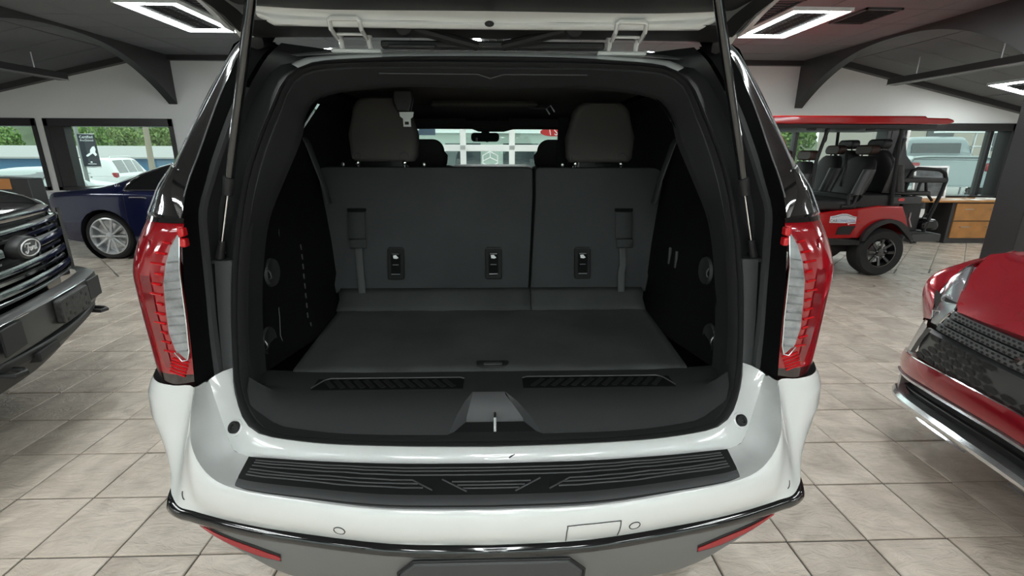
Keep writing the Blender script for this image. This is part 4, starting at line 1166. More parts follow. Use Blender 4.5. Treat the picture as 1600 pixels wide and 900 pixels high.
dash = MB().grid([[(x, y, z - .012 * (x / .7) ** 2 + (.018 if abs(x + .02) < .36 else 0) * k_) for x in [-.74 + 1.48 * k / 24 for k in range(25)]] for y, z, k_ in ((4.72, 1.05, 0), (4.70, 1.22, 0), (4.76, 1.36, .6), (4.86, 1.39, 1), (5.0, 1.375, 1), (5.12, 1.33, .3))])
part('dashboard', dash, dk_plastic, smooth=50)
sw = [(-.42 + .185 * math.cos(a), 4.58 + .06 * math.sin(a), 1.17 + .175 * math.sin(a)) for a in [2 * PI * k / 28 for k in range(28)]]
part('steering_wheel', MB().tube(sw, .016, 8, closed=True), rubber)
mr = part('interior_mirror', MB().prism(rrect(.245, .075, .028, 4), 0, .03, lambda a, b, d: (-.082 + a, 4.35 + d, 1.648 + b)), rubber, bevel=.006)
part('mirror_stalk', MB().bx(-.115, -.045, 4.37, 4.42, 1.66, 1.74), rubber, mr, bevel=.01)
part('sensor_housing', MB().prism([(-.26, .06), (.20, .06), (.16, .02), (.08, .0), (-.14, .0), (-.22, .03)], 0, .06, lambda a, b, d: (a, 4.36 + d, 1.695 + b)), rubber, mr, bevel=.01)
part('mirror_tag', MB().box((-.155, 4.346, 1.630), (.018, .002, .028)), paper, mr)
part('mirror_button', MB().bx(-.075, -.055, 4.344, 4.349, 1.606, 1.618), rubber, mr)
part('windscreen', MB().grid([[(x, y - .10 * (x / .7) ** 2, z) for x in [-.78 + 1.56 * k / 12 for k in range(13)]] for y, z in ((4.40, 1.83), (4.7, 1.66), (5.0, 1.46), (5.2, 1.30))]), screen_glass, smooth=80)

# ------------------------------------------------------------------ the rest of the SUV body
# side panels (white), windows, wheels, bonnet and nose: real but plain, they stand behind the tail in this view
for s in (-1, 1):
    ys = [1.6, 1.9, 2.4, 3.2, 4.2, 5.2, 5.7, 6.05, 6.22]
    rows = []
    for y in ys:
        tap = interp(y, [5.2, 5.7, 6.05, 6.22], [0, .03, .10, .22])
        tr_ = interp(y, [1.6, 2.2], [1, 0])
        rows.append([(x - tap, y, z) for x, z in ((.93, .36), (.985, .5), (1.0 + .015 * tr_, .7), (1.012 + .01 * tr_, .9), (1.015 + .015 * tr_, 1.1), (1.0 + .01 * tr_, 1.25), (.985, 1.36))])
    mb = MB().grid(rows)
    sp_ = part('body_side', mb if s > 0 else mb.flipped_x(), white_paint, smooth=50)
    for yw in (2.30, 5.37):
        part('wheel_arch', MB().lathe([(.46, 1.018), (.46, 1.022), (.40, 1.022), (.38, 1.018)], lambda a, b, h: (s * h, yw + a, max(.40 + b, .30)), 36), dk_plastic, sp_, smooth=40)
    win = [(1.95, 2.75), (2.92, 3.72), (3.90, 4.75)]
    for i, (ya, yb) in enumerate(win):
        part('side_window', (lambda m: m if s > 0 else m.flipped_x())(MB().grid([[(x, y, z) for y in (ya, (ya + yb) / 2, yb)] for x, z in ((.985, 1.37), (.965, 1.50), (.935, 1.64), (.893, 1.76))])), privacy_glass if i else tint_glass, sp_, smooth=60)
    def pil(ya, yb): return MB().grid([[(x, y, z) for y in (ya, yb)] for x, z in ((.986, 1.36), (.966, 1.50), (.937, 1.64), (.895, 1.76), (.83, 1.86), (.77, 1.89))])
    for ya, yb in ((1.72, 1.95), (2.75, 2.92), (3.72, 3.90), (4.75, 4.9)):
        mb = pil(ya, yb); part('window_pillar', mb if s > 0 else mb.flipped_x(), gloss_black, sp_, smooth=60)
    mb = MB().grid([[(x, y, z) for y in (1.72, 2.5, 3.4, 4.3, 4.9)] for x, z in ((.893, 1.76), (.83, 1.86), (.765, 1.895))])
    part('roof_rail_panel', mb if s > 0 else mb.flipped_x(), gloss_black, sp_, smooth=60)
    # pillar down to the bonnet
    mb = MB().grid([[(.893, 4.75, 1.76), (.80, 4.45, 1.85), (.74, 4.38, 1.86)], [(.985, 5.25, 1.36), (.90, 5.2, 1.36), (.80, 5.2, 1.32)]])
    part('windscreen_pillar', mb if s > 0 else mb.flipped_x(), gloss_black, sp_, smooth=60)
    for yw in (2.30, 5.37):
        w = part('wheel', MB().lathe([(.25, .78), (.33, .79), (.385, .80), (.40, .83), (.40, .95), (.385, .985), (.33, .995), (.26, .99), (.25, .98), (.25, .78)], lambda a, b, h: (s * h, yw + a, .40 + b), 40), tyre, smooth=40)
        rm = part('rim', MB().lathe([(.255, .80), (.255, .985), (.24, .985), (.235, .95), (.08, .94), (.07, .965), (.0005, .965)], lambda a, b, h: (s * h, yw + a, .40 + b), 36), gloss_black, w)
        for k in range(6):
            a = k * PI / 3
            part('spoke', MB().bar((s * .975, yw + .05 * math.cos(a), .4 + .05 * math.sin(a)), (s * .985, yw + .24 * math.cos(a), .4 + .24 * math.sin(a)), .03, .05, up=(1, 0, 0)), alloy, w, bevel=.005)
part('underbody', MB().bx(-.90, .90, 1.35, 6.0, .30, .60), rubber)
part('spare_carrier', MB().bx(-.60, .60, 1.12, 1.40, .40, .52), rubber)
part('cabin_floor', MB().bx(-.92, .92, 1.45, 5.2, .60, .70), rubber)
part('bonnet', MB().grid([[(x, y, z - .05 * (x / .9) ** 4) for x in [-.93 + 1.86 * k / 16 for k in range(17)]] for y, z in ((5.10, 1.36), (5.4, 1.34), (5.8, 1.30), (6.1, 1.24), (6.22, 1.12))]), white_paint, smooth=60)
nose = part('front_fascia', MB().grid([[(x, y - .22 * (abs(x) / .9) ** 3, z) for x in [-.92 + 1.84 * k / 16 for k in range(17)]] for y, z in ((6.22, 1.13), (6.30, .95), (6.32, .7), (6.30, .5), (6.2, .36))]), white_paint, smooth=60)
part('front_grille', MB().grid([[(x, 6.305 + .01 + (.0 if 0 else 0) - .22 * (abs(x) / .9) ** 3, z) for x in [-.6 + 1.2 * k / 12 for k in range(13)]] for z in (1.08, .9, .72)]), dk_plastic, nose, solid=.01)
# ================================================================== other vehicles
def loft_car(stations, ns=8, nt=4, mirror=True):
    """stations: (x, half width, z bottom, z belt, z roof, roof half width) -> grid of points, y>=0 half then mirrored"""
    secs = []
    for x, w, zb, be, zr, rw in stations:
        secs.append([(x, 0, zb), (x, w * .85, zb), (x, w * .97, zb + .05), (x, w, lerp(zb, be, .35)), (x, w, lerp(zb, be, .68)), (x, w * .985, be - .05), (x, w * .95, be),
                     (x, lerp(w * .95, rw, .55), lerp(be, zr, .6)), (x, rw, zr - .045), (x, rw * .7, zr - .006), (x, 0, zr)])
    cols = [spline([s[k] for s in secs], ns) for k in range(len(secs[0]))]
    rows = [spline([c[i] for c in cols], nt) for i in range(len(cols[0]))]
    return rows
def loft_mesh(rows):
    f = [[(p.x, p.y, p.z) for p in r] + [(p.x, -p.y, p.z) for p in r[::-1]][1:-1] for r in rows]
    mb = MB().grid(f, closed_u=True)
    n = len(f[0]); mb.add(f[0], [tuple(range(n))]); mb.add(f[-1], [tuple(reversed(range(n)))])
    return mb
def loft_at(rows, x, k, s=1, d=0.0):
    """point on the loft at station x and fractional section index k, pushed out by d"""
    i = min(range(len(rows) - 1), key=lambda i: abs((rows[i][0].x + rows[i + 1][0].x) / 2 - x))
    f = (x - rows[i][0].x) / max(rows[i + 1][0].x - rows[i][0].x, 1e-6); f = min(max(f, -.5), 1.5)
    j = min(int(k), len(rows[0]) - 2); g = k - j
    def P(i_, j_): return rows[i_][j_]
    p = P(i, j).lerp(P(i + 1, j), f).lerp(P(i, j + 1).lerp(P(i + 1, j + 1), f), g)
    t1 = P(i + 1, j) - P(i, j); t2 = P(i, j + 1) - P(i, j)
    n = t1.cross(t2)
    if n.length > 0: n.normalize()
    if n.y < 0 and abs(n.y) > .05 or (abs(n.y) <= .05 and n.z < 0): n = -n
    p = p + n * d
    return Vector((p.x, s * p.y, p.z))
def cyl_y(x, z, r, y0, y1, n=40):
    mb = MB(); a = [(x + r * math.cos(2 * PI * k / n), y0, z + r * math.sin(2 * PI * k / n)) for k in range(n)]
    b = [(p[0], y1, p[2]) for p in a]
    mb.grid([a, b], closed_u=True); mb.add(a, [tuple(range(n))]); mb.add(b, [tuple(reversed(range(n)))])
    return mb
def wheel_part(root, x, yo, z, R, W, side, rim_m, rim_r, spokes, sw, nm='wheel', hub_m=None, split=False):
    """wheel with its outer face at y = side*yo"""
    fn = lambda a, b, h: (x + a, side * (yo - h), z + b)
    w = build(nm, MB().lathe([(rim_r, .012), (R * .90, .0), (R * .985, .03), (R, .06), (R, W - .05), (R * .97, W - .01), (rim_r, W), (rim_r, .012)], fn, 44), tyre, root, smooth=40)
    build('rim', MB().lathe([(rim_r + .004, .010), (rim_r - .012, .004), (rim_r - .022, .03), (rim_r - .03, .12), (.0005, .13)], fn, 40), rim_m, w, smooth=40)
    build('hub', MB().lathe([(.055, .05), (.05, .025), (.03, .02), (.0005, .02)], fn, 20), hub_m or rim_m, w, smooth=40)
    for k in range(spokes):
        a0 = 2 * PI * k / spokes
        for da in ((-.13, .13) if split else (0,)):
            a1 = a0 + da
            p = fn(.045 * math.cos(a0), .045 * math.sin(a0), .04); q = fn((rim_r - .012) * math.cos(a1), (rim_r - .012) * math.sin(a1), .016)
            build('spoke', MB().bar(p, q, sw, .022, up=(0, 1, 0)), rim_m, w, bevel=.004)
    build('brake_disc', MB().lathe([(rim_r * .72, .09), (.0005, .09)], fn, 28), steel, w)
    return w
def flat_disc_lathe(): pass

# ---- navy saloon, side on, behind the pickup
ms = empty('saloon', (-5.58, 7.87, 0), 0, 'navy blue saloon parked side on by the left windows', 'car')
mst = [(-1.02, .50, .46, .70, .80, .45), (-.96, .68, .40, .80, .88, .60), (-.80, .82, .30, .88, .955, .72), (-.55, .89, .25, .93, .985, .76), (-.25, .935, .22, .955, 1.02, .76), (0, .95, .20, .965, 1.07, .70), (.4, .95, .20, .965, 1.235, .62),
       (.75, .945, .20, .96, 1.345, .58), (1.15, .94, .20, .95, 1.41, .565), (1.6, .94, .20, .945, 1.42, .56), (2.05, .94, .20, .94, 1.33, .57), (2.5, .94, .2, .935, 1.14, .63), (2.8, .945, .2, .93, .99, .74), (3.3, .94, .22, .86, .93, .74), (3.75, .86, .28, .74, .82, .66), (3.98, .60, .36, .58, .66, .45)]
mrows = loft_car(mst)
mbody = build('body', loft_mesh(mrows), navy_paint, ms, smooth=40)
cut(mbody, [cyl_y(0, .335, .385, -1.2, 1.2), cyl_y(3.06, .335, .385, -1.2, 1.2)])
for x in (0, 3.06):
    for s in (-1, 1):
        wheel_part(ms, x, .925, .335, .335, .25, s, alloy, .262, 10 if s < 0 else 6, .030)
        build('arch_liner', MB().lathe([(.383, .02), (.383, .35), (.0005, .36)], lambda a, b, h, x=x, s=s: (x + a, s * (.93 - h), .335 + b), 28), rubber, ms)
for s in (-1, 1):
    top = lambda x: interp(x, [.33, .40, .55, .85, 1.3, 2.1], [26.5, 29.4, 30.8, 31.8, 32.0, 31.8])
    xs = [.33, .37, .46, .62, .85, 1.1, 1.4, 1.8, 2.1]
    rws = [[loft_at(mrows, x, lerp(24.4, top(x), t), s, .004) for t in (0, .25, .5, .75, 1)] for x in xs]
    build('side_window', MB().grid(rws), gloss_black, ms, smooth=60)
    ol = [r[0] for r in rws][::-1] + [r[-1] for r in rws]
    build('window_trim', MB().tube(ol, .014, 6), chrome, ms)
    build('door_seam', MB().tube([loft_at(mrows, .34, k, s, .001) for k in (12, 14, 16, 18, 20, 22, 24)], .003, 5), rubber, ms)
    build('door_handle', MB().tube([loft_at(mrows, .42, 19.2, s, .004), loft_at(mrows, .45, 19.4, s, .03), loft_at(mrows, .62, 19.4, s, .03), loft_at(mrows, .65, 19.2, s, .004)], .011, 8), chrome, ms)
    c = loft_at(mrows, .20, 26.6, s, .004)
    e = MB()
    for k in range(3): e.tube([c + Vector((-.03 + .03 * k, 0, -.02)), c + Vector((-.03 + .03 * k, 0, .015 + .01 * (k == 1)))], .006, 6)
    e.tube([c + Vector((-.034, 0, -.02)), c + Vector((.034, 0, -.02))], .006, 6)
    build('pillar_badge', e, chrome, ms)
build('rear_window', MB().grid([[loft_at(mrows, x, k, 1, .003) for k in (34, 36, 38, 39.9)] + [loft_at(mrows, x, k, -1, .003) for k in (38, 36, 34)] for x in (.03, .2, .4, .62)]), gloss_black, ms, smooth=60)
build('boot_seam', MB().tube([(-.93, y * .62, .925) for y in (-1, -.5, 0, .5, 1)], .003, 5), rubber, ms)
for s in (-1, 1): build('tail_lamp', MB().ball((-.86, s * .66, .80), (.10, .12, .055), 14, 8), lens_red, ms)

# ---- black pickup, front left
fd = empty('pickup_truck', (-2.565, 2.6, 0), math.atan2(.352, .936), 'black pickup truck with a wide barred grille at the left edge', 'truck')
fd.scale = (1, .92, 1)
def fx(y, d=0): return d - .10 * (abs(y) / .9) ** 2 - .22 * max(0, abs(y) - .74) ** 1.3 * 3
def fpart(name, mb, m, par=None, **k): return build(name, mb, m, par or fd, **k)
fst = [(-5.4, .90, .5, 1.15, 1.22, .86), (-5.2, .98, .5, 1.25, 1.34, .90), (-3.5, 1.0, .45, 1.3, 1.36, .90), (-3.3, 1.0, .45, 1.32, 1.85, .72), (-2.9, 1.0, .45, 1.32, 1.95, .70), (-1.9, 1.0, .45, 1.31, 1.92, .70), (-1.55, 1.0, .45, 1.30, 1.70, .74), (-1.2, .99, .45, 1.25, 1.345, .80), (-.8, .985, .45, 1.20, 1.325, .80), (-.45, .975, .48, 1.15, 1.285, .78), (-.22, .95, .52, 1.08, 1.235, .70)]
frows = loft_car(fst)
fb = fpart('body', loft_mesh(frows), truck_black, smooth=40)
cut(fb, [cyl_y(-.98, .42, .50, -1.3, 1.3), cyl_y(-4.5, .42, .50, -1.3, 1.3)])
for x in (-.98, -4.5):
    for s in (-1, 1): wheel_part(fd, x, .97, .42, .42, .27, s, gloss_black, .27, 6, .05)
# bonnet nose with a bulge
rows = []
for x, z, d in ((-.50, 1.338, 0), (-.35, 1.320, 0), (-.2, 1.293, 0), (-.10, 1.262, 0), (-.03, 1.224, 0), (0.0, 1.195, 0), (-.005, 1.165, 0), (-.03, 1.155, 0)):
    r = []
    for k in range(25):
        y = -.86 + 1.72 * k / 24
        sh = fx(y) + .35 * max(0, abs(y) - .55) * -.6
        bul = -.05 * max(0, (abs(y) - .58) / .28) ** 1.5 * (1.0 if x > -.3 else .5)
        r.append((x + sh, y, z + bul))
    rows.append(r)
fpart('bonnet', MB().grid(rows), truck_black, smooth=60)
# dark mesh behind the bars
fpart('grille_backing', MB().grid([[(fx(y, -.055), y, z) for y in [-.9 + 1.8 * k / 18 for k in range(19)]] for z in (1.16, .95, .74)]), rubber)
def fbar(name, z, h, d, y0=-.80, y1=.80, m=truck_black, t=.06, dz=0, par=None):
    n = max(4, int((y1 - y0) / .1)); rows = []
    for (dx, dh) in ((-t, h / 2), (-.008, h / 2), (0, h * .25), (0, -h * .30), (-.012, -h / 2), (-t, -h / 2)):
        rows.append([(fx(y, d + dx), y, z + dh + dz * abs(y)) for y in [lerp(y0, y1, k / n) for k in range(n + 1)]])
    return fpart(name, MB().grid(rows, closed_v=True), m, par, smooth=40)
fbar('grille_bar', 1.118, .040, -.005); fbar('grille_bar', 1.070, .030, -.012)
for a, b in ((-.80, -.175), (.175, .80)): fbar('grille_bar', 1.018, .060, .005, a, b); fbar('grille_bar', .965, .022, -.015, a, b)
fbar('grille_bar', .918, .048, .0); fbar('grille_bar', .868, .028, -.010); fbar('grille_bar', .822, .050, .010); fbar('grille_bar', .775, .022, .0)
o = fbar('chrome_strip', .790, .007, .018, -.8, .45, chrome, .02)
for y in (-.55, -.3, .3, .55): fpart('grille_rib', MB().bx(fx(y, -.05), fx(y, -.03), y - .012, y + .012, .75, 1.14), dk_plastic)
for s in (-1, 1):
    rows = []
    for z in (1.16, 1.05, .95, .85, .76):
        rows.append([(fx(y, d), s * y, z - .03 * (y - .78)) for y, d in ((.78, .0), (.80, .022), (.88, .012), (.95, -.03), (.985, -.12))])
    mb = MB().grid(rows); fpart('headlamp', mb, gloss_black, smooth=40)
    cl = [(fx(.84, .022), s * .84, 1.12), (fx(.93, .0), s * .93, 1.11), (fx(.955, -.02), s * .955, 1.0), (fx(.955, -.02), s * .955, .88), (fx(.93, .0), s * .93, .80), (fx(.85, .02), s * .85, .79)]
    fpart('lamp_bracket', MB().tube(cl, .012, 8), lens_clear)
    for z in (1.06, .97, .88): fpart('lamp_unit', MB().bx(fx(.88, -.01), fx(.88, .018), s * .84, s * .92, z - .03, z + .03), grey_plastic, bevel=.008)
# oval badge with the script name
badge = fpart('badge', MB().lathe([(1.0, -.03), (1.0, .012), (.94, .022), (.80, .024), (.0005, .022)], lambda a, b, h: (fx(0, .012) + h, .135 * a + .01, 1.020 + .060 * b), 44), dk_plastic, smooth=40)
fpart('badge_face', MB().lathe([(1.0, .0), (.97, .004), (.0005, .004)], lambda a, b, h: (fx(0, .034) + h, .108 * a + .01, 1.020 + .046 * b), 44), mat('black_badge_enamel', (.006, .006, .008), .2, coat=1), badge)
badge_white = mat('white_badge_enamel', (.85, .85, .86), .3)
fpart('badge_ring', MB().tube([(fx(0, .039), .01 + .103 * math.cos(2 * PI * k / 44), 1.020 + .0425 * math.sin(2 * PI * k / 44)) for k in range(44)], .0034, 6, closed=True), badge_white, badge)
strokes = [  # F o r d in a running hand, unit: letter height 1, seen from the front, x to the reader's right
    [(-.95, .55), (-.80, .95), (-.35, 1.0), (.05, .92), (.18, 1.02)],
    [(-.25, .95), (-.42, .40), (-.58, -.25), (-.85, -.55), (-1.05, -.35), (-.92, -.15)],
    [(-.62, .30), (-.30, .38), (-.12, .30)],
    [(.10, .30), (-.10, .18), (-.14, -.10), (.02, -.22), (.18, -.05), (.20, .20), (.08, .32), (.30, .28)],
    [(.42, .34), (.36, .0), (.32, -.22)], [(.38, .10), (.52, .32), (.66, .28)],
    [(1.02, .28), (.82, .30), (.72, .02), (.82, -.22), (1.0, -.05), (1.10, .30)], [(1.30, .98), (1.16, .45), (1.06, -.05), (1.14, -.22), (1.28, -.10)]]
for st in strokes:
    pts = spline([(fx(0, .0395), x * .056 + .004, 1.013 + z * .031) for x, z in st], 5)
    r = [.0018 + .0024 * math.sin(PI * min(1, i / max(len(pts) - 1, 1))) for i in range(len(pts))]
    fpart('badge_script', MB().tube(pts, r, 6), badge_white, badge)
# bumper
rows = []
for z, d in ((.755, .02), (.765, .08), (.748, .112), (.66, .118), (.585, .112), (.565, .09), (.56, .0)):
    rows.append([(fx(y, d) - .25 * max(0, abs(y) - .80) ** 1.2, y, z - .02 * abs(y)) for y in [-.97 + 1.94 * k / 34 for k in range(35)]])
bp_ = fpart('front_bumper', MB().grid(rows), mat('satin_black_bumper', (.05, .05, .05), .36), smooth=40)
fpart('bumper_edge', MB().tube([(fx(y, .118), y, .752 - .02 * abs(y)) for y in [-.9 + 1.3 * k / 14 for k in range(15)]], .004, 6), chrome, bp_)
pl = fpart('plate_bracket', MB().prism(rrect(.40, .135, .02, 4, .075, .672), .115, .150, lambda a, b, d: (d, a, b)), mat('speckled_black_plastic', (.04, .04, .04), .6, bump=.4, bscale=90, var=.5, vscale=40), bp_, bevel=.006)
for (a, b) in ((-.05, .70), (.04, .715), (.16, .715), (.22, .69), (.20, .64), (-.03, .645), (.02, .625), (.14, .62), (-.07, .62), (.235, .63)):
    fpart('bracket_hole', MB().bx(.1495, .1515, a - .011, a + .011, b - .009, b + .009), rubber, pl)
for s in (-1, 1):
    fpart('fog_recess', MB().bx(.10, .1185 - .03, s * .42, s * .62, .60, .73), rubber, bp_, bevel=.02)
    fpart('tow_hook', MB().tube([(.0, s * .52, .52), (.10, s * .52, .50), (.12, s * .56, .50), (.10, s * .60, .50), (.0, s * .60, .52)], .014, 8), dk_plastic, bp_)
rows = []
for z, d in ((.57, .06), (.55, .10), (.50, .10), (.46, .06), (.40, .0), (.32, -.08), (.30, -.2)):
    rows.append([(fx(y, d) - .3 * max(0, abs(y) - .7), y * .94, z + .02 * abs(y)) for y in [-.97 + 1.94 * k / 24 for k in range(25)]])
fpart('lower_valance', MB().grid(rows), dk_plastic, smooth=40)
fpart('skid_edge', MB().tube([(fx(y, .102), y * .9, .545 + .01 * abs(y)) for y in [-.9 + 1.8 * k / 18 for k in range(19)]], .009, 6), grey_plastic)
fpart('lower_intake', MB().bx(.0, .104, -.36, -.12, .475, .53), rubber, bevel=.01)
fpart('chassis', MB().bx(-5.2, -.2, -.75, .75, .35, .60), rubber)

# ---- dark red crossover, front right
rd = empty('crossover', (2.05, 1.62, 0), math.atan2(.1, -.99), 'dark red crossover car with honeycomb grille at the right edge', 'car')
def rpart(name, mb, m, par=None, **k): return build(name, mb, m, par or rd, **k)
def rx(y, d=0): a = abs(y); return d - .14 * (a / .9) ** 2 - .9 * max(0, a - .55) ** 2
def dz(y): return -.075 * (abs(y) / .76) ** 1.6
rst = [(-4.2, .80, .4, 1.0, 1.10, .72), (-4.0, .88, .35, 1.05, 1.45, .66), (-3.2, .92, .30, 1.05, 1.66, .62), (-2.2, .92, .28, 1.04, 1.66, .62), (-1.7, .92, .28, 1.03, 1.42, .68), (-1.2, .91, .28, 1.0, 1.13, .76), (-.8, .90, .28, .97, 1.09, .76), (-.5, .865, .28, .90, 1.04, .70), (-.33, .82, .28, .82, .985, .60)]
rrows = loft_car(rst)
rb = rpart('body', loft_mesh(rrows), red_paint, smooth=40)
cut(rb, [cyl_y(-.86, .36, .40, -1.2, 1.2), cyl_y(-3.5, .36, .40, -1.2, 1.2)])
for x in (-.86, -3.5):
    for s in (-1, 1): wheel_part(rd, x, .90, .36, .36, .24, s, alloy, .25, 8, .03)
# bonnet
rows = []
for t in [k / 12 for k in range(13)]:
    r = []
    for k in range(29):
        y = -.80 + 1.6 * k / 28; a = abs(y)
        zf = lerp(.842, .826, min(a / .4, 1)) + .55 * max(0, a - .40) ** 1.15
        xf = rx(y, -.005) - .75 * max(0, a - .42)
        x = lerp(xf, -.75, t)
        z = lerp(zf, 1.095 - .05 * (a / .8) ** 3, 1 - (1 - t) ** 1.55) + .012 * math.exp(-((a - .45) / .06) ** 2) * t
        r.append((x, y, z))
    rows.append(r)
rows.insert(0, [(p[0] - .015, p[1], p[2] - .02) for p in rows[0]])
rpart('bonnet', MB().grid(rows), red_paint, smooth=60)
rpart('face_backing', MB().grid([[(rx(y, -.06), y, z) for y in [-.74 + 1.48 * k / 18 for k in range(19)]] for z in (.84, .6, .45, .30)]), rubber)
mesh_grey = mat('grille_grey', (.085, .088, .092), .35, coat=.4)
mesh_dark = mat('grille_dark_grey', (.075, .077, .08), .35, coat=.3)
def strip(name, zs, ds, y0, y1, m, par=None, drop=0, n=24):
    rows = []
    for z, d in zip(zs, ds): rows.append([(rx(y, d), y, z + drop * dz(y)) for y in [lerp(y0, y1, k / n) for k in range(n + 1)]])
    return rpart(name, MB().grid(rows), m, par, smooth=40)
for i, z in enumerate((.800, .758, .716)):
    w = .43 + .035 * i
    gb = strip('grille_bar', (z + .019, z + .017, z - .012, z - .019, z - .022), (-.04, -.006, .002, -.008, -.045), -w, w, mesh_grey)
    hx = MB()
    for k in range(34):
        y = -w + .03 + (2 * w - .06) * k / 33
        for j, zz in enumerate((z + .008, z - .007)):
            yy = y + (.012 if j else 0)
            hx.add([(rx(yy, .0022 - .004 * (j == 0)), yy + .0088 * math.cos(a), zz + .0058 * math.sin(a)) for a in [PI / 3 * q for q in range(6)]], [tuple(range(6))])
    h_ = rpart('bar_mesh', hx, rubber, gb, smooth=0); h_['kind'] = 'stuff'
hexp = strip('honeycomb_panel', (.690, .68, .60, .535, .525), (-.03, -.004, .0, -.002, -.03), -.60, .60, mesh_dark, drop=.3)
hx = MB()
for j in range(5):
    for k in range(15):
        y = -.57 + k * .083 + (.0415 if j % 2 else 0); z = .668 - j * .030
        if abs(y) > .50 + .10 * (j / 4) or (abs(y) < .14 and j < 3): continue
        hx.add([(rx(y + q[0], .003), y + q[0], z + q[1] + .3 * dz(y)) for q in ((-.038, 0), (-.024, .0125), (.024, .0125), (.038, 0), (.024, -.0125), (-.024, -.0125))], [(0, 1, 2, 3, 4, 5)])
h_ = rpart('honeycomb_hole', hx, rubber, hexp, smooth=0); h_['kind'] = 'stuff'
for s in (-1, 1):
    e = [(rx(.545, .004), s * .545, .690), (rx(.575, .006), s * .585, .62), (rx(.62, .004), s * .635, .525)]
    rpart('grille_side_bar', MB().grid([[Vector(p) + Vector((0, -s * .014, 0)) for p in e], [Vector(p) + Vector((.012, 0, 0)) for p in e], [Vector(p) + Vector((-.01, s * .016, 0)) for p in e]]), mesh_grey, smooth=40)
    # chrome shield beside the grille and headlamp above it
    A = [(rx(.56), s * .57, .692), (rx(.60), s * .61, .61), (rx(.645), s * .66, .515)]
    Bq = [(-.185, s * .74, .69), (-.20, s * .785, .60), (-.19, s * .80, .50)]
    rpart('chrome_shield', MB().grid([spline(A, 5), [a.lerp(b, .5) + Vector((.022, 0, 0)) for a, b in zip(spline(A, 5), spline(Bq, 5))], spline(Bq, 5)]), chrome_and_glint, smooth=60)
    up = [(-.085, .545, .705), (-.075, .50, .765), (-.090, .475, .825), (-.19, .58, .905), (-.34, .74, .962)]
    lo = [(-.135, .655, .70), (-.165, .69, .76), (-.215, .735, .83), (-.30, .785, .90), (-.40, .83, .955)]
    u_, l_ = spline([(x, s * y, z) for x, y, z in up], 5), spline([(x, s * y, z) for x, y, z in lo], 5)
    hl_ = rpart('headlamp', MB().grid([[p + Vector((-.02, 0, 0)) for p in u_], u_, [a.lerp(b, .5) + Vector((.02, 0, 0)) for a, b in zip(u_, l_)], l_, [p + Vector((-.03, s * .01, 0)) for p in l_]]), mat('headlamp_lens', (.22, .23, .25), .1, coat=1, bump=.4, bscale=40), smooth=50)
    rpart('lamp_outline', MB().tube(u_, .006, 6), chrome, hl_); rpart('lamp_outline', MB().tube(l_, .005, 6), chrome, hl_)
    c = u_[4].lerp(l_[4], .45) + Vector((.016, 0, 0))
    rpart('projector', MB().tube([c + Vector((0, s * .03 * math.cos(a), .028 * math.sin(a))) for a in [2 * PI * k / 4 + .6 for k in range(4)]], .005, 6, closed=True), chrome, hl_)
    rpart('projector', MB().ball(u_[10].lerp(l_[10], .5) + Vector((.012, 0, 0)), (.02, .025, .025), 12, 8), lens_clear, hl_)
    # fender corner between bonnet and bumper
    a_ = [(-.135, .655, .70), (-.20, .735, .83), (-.40, .835, .955)]; b_ = [(-.28, .80, .50), (-.30, .85, .72), (-.60, .895, .955)]
    rpart('wing_corner', MB().grid([spline([(x, s * y, z) for x, y, z in a_], 5), spline([(lerp(p[0], q[0], .5), s * (lerp(p[1], q[1], .5) + .012), lerp(p[2], q[2], .5)) for p, q in zip(a_, b_)], 5), spline([(x, s * y, z) for x, y, z in b_], 5)]), red_paint, smooth=60)
# front wings beside the lamps
for s in (-1, 1):
    lo = spline([(-.135, .655, .70), (-.165, .69, .76), (-.215, .735, .83), (-.30, .785, .90), (-.40, .83, .955), (-.62, .86, 1.03)], 5)
    ou = spline([(-.19, .775, .655), (-.20, .83, .76), (-.235, .87, .85), (-.32, .89, .915), (-.48, .895, .965), (-.72, .90, 1.0)], 5)
    md_ = [a.lerp(b, .5) + Vector((.012, .010, .008)) for a, b in zip(lo, ou)]
    bk = [p + Vector((-.2, .015, -.02)) for p in ou]
    mb = MB().grid([[Vector((p.x, s * p.y, p.z)) for p in r] for r in (lo, md_, ou, bk)])
    rpart('front_wing', mb, red_paint, smooth=60)
# three-diamond emblem
em = MB()
def rhomb(cy, cz, ang, L=.046, W=.026):
    ca, sa = math.cos(ang), math.sin(ang)
    q = [(0, 0), (L / 2, W / 2), (L, 0), (L / 2, -W / 2)]
    pts = [(cy + a * ca - b * sa, cz + a * sa + b * ca) for a, b in q]
    cyy = sum(p[0] for p in pts) / 4; czz = sum(p[1] for p in pts) / 4
    v = [(.004, a, b) for a, b in pts] + [(.022, cyy + (a - cyy) * .55, czz + (b - czz) * .55) for a, b in pts]
    em.add(v, [(0, 1, 5, 4), (1, 2, 6, 5), (2, 3, 7, 6), (3, 0, 4, 7), (4, 5, 6, 7)])
for a in (PI / 2, PI / 2 + 2 * PI / 3, PI / 2 + 4 * PI / 3): rhomb(0, .763, a, .066, .038)
rpart('emblem', em, chrome, smooth=0)
red_lower = strip('bumper_bar', (.545, .552, .50, .452, .445), (-.04, .012, .028, .02, -.02), -.80, .80, red_paint, drop=.85, n=36)
strip('bumper_bar_edge', (.5525, .549), (.012, .0145), -.78, .78, chrome, drop=.85)
strip('lower_intake', (.44, .36, .31), (-.03, -.05, -.03), -.76, .76, rubber, drop=.9)
for z in (.368,): strip('intake_slat', (z + .007, z + .005, z - .006), (-.03, -.012, -.018), -.70, .70, dk_plastic, drop=.9)
strip('chrome_upper_strip', (.450, .443, .424), (-.01, .028, .016), -.79, .79, chrome_and_glint, drop=.9, n=36)
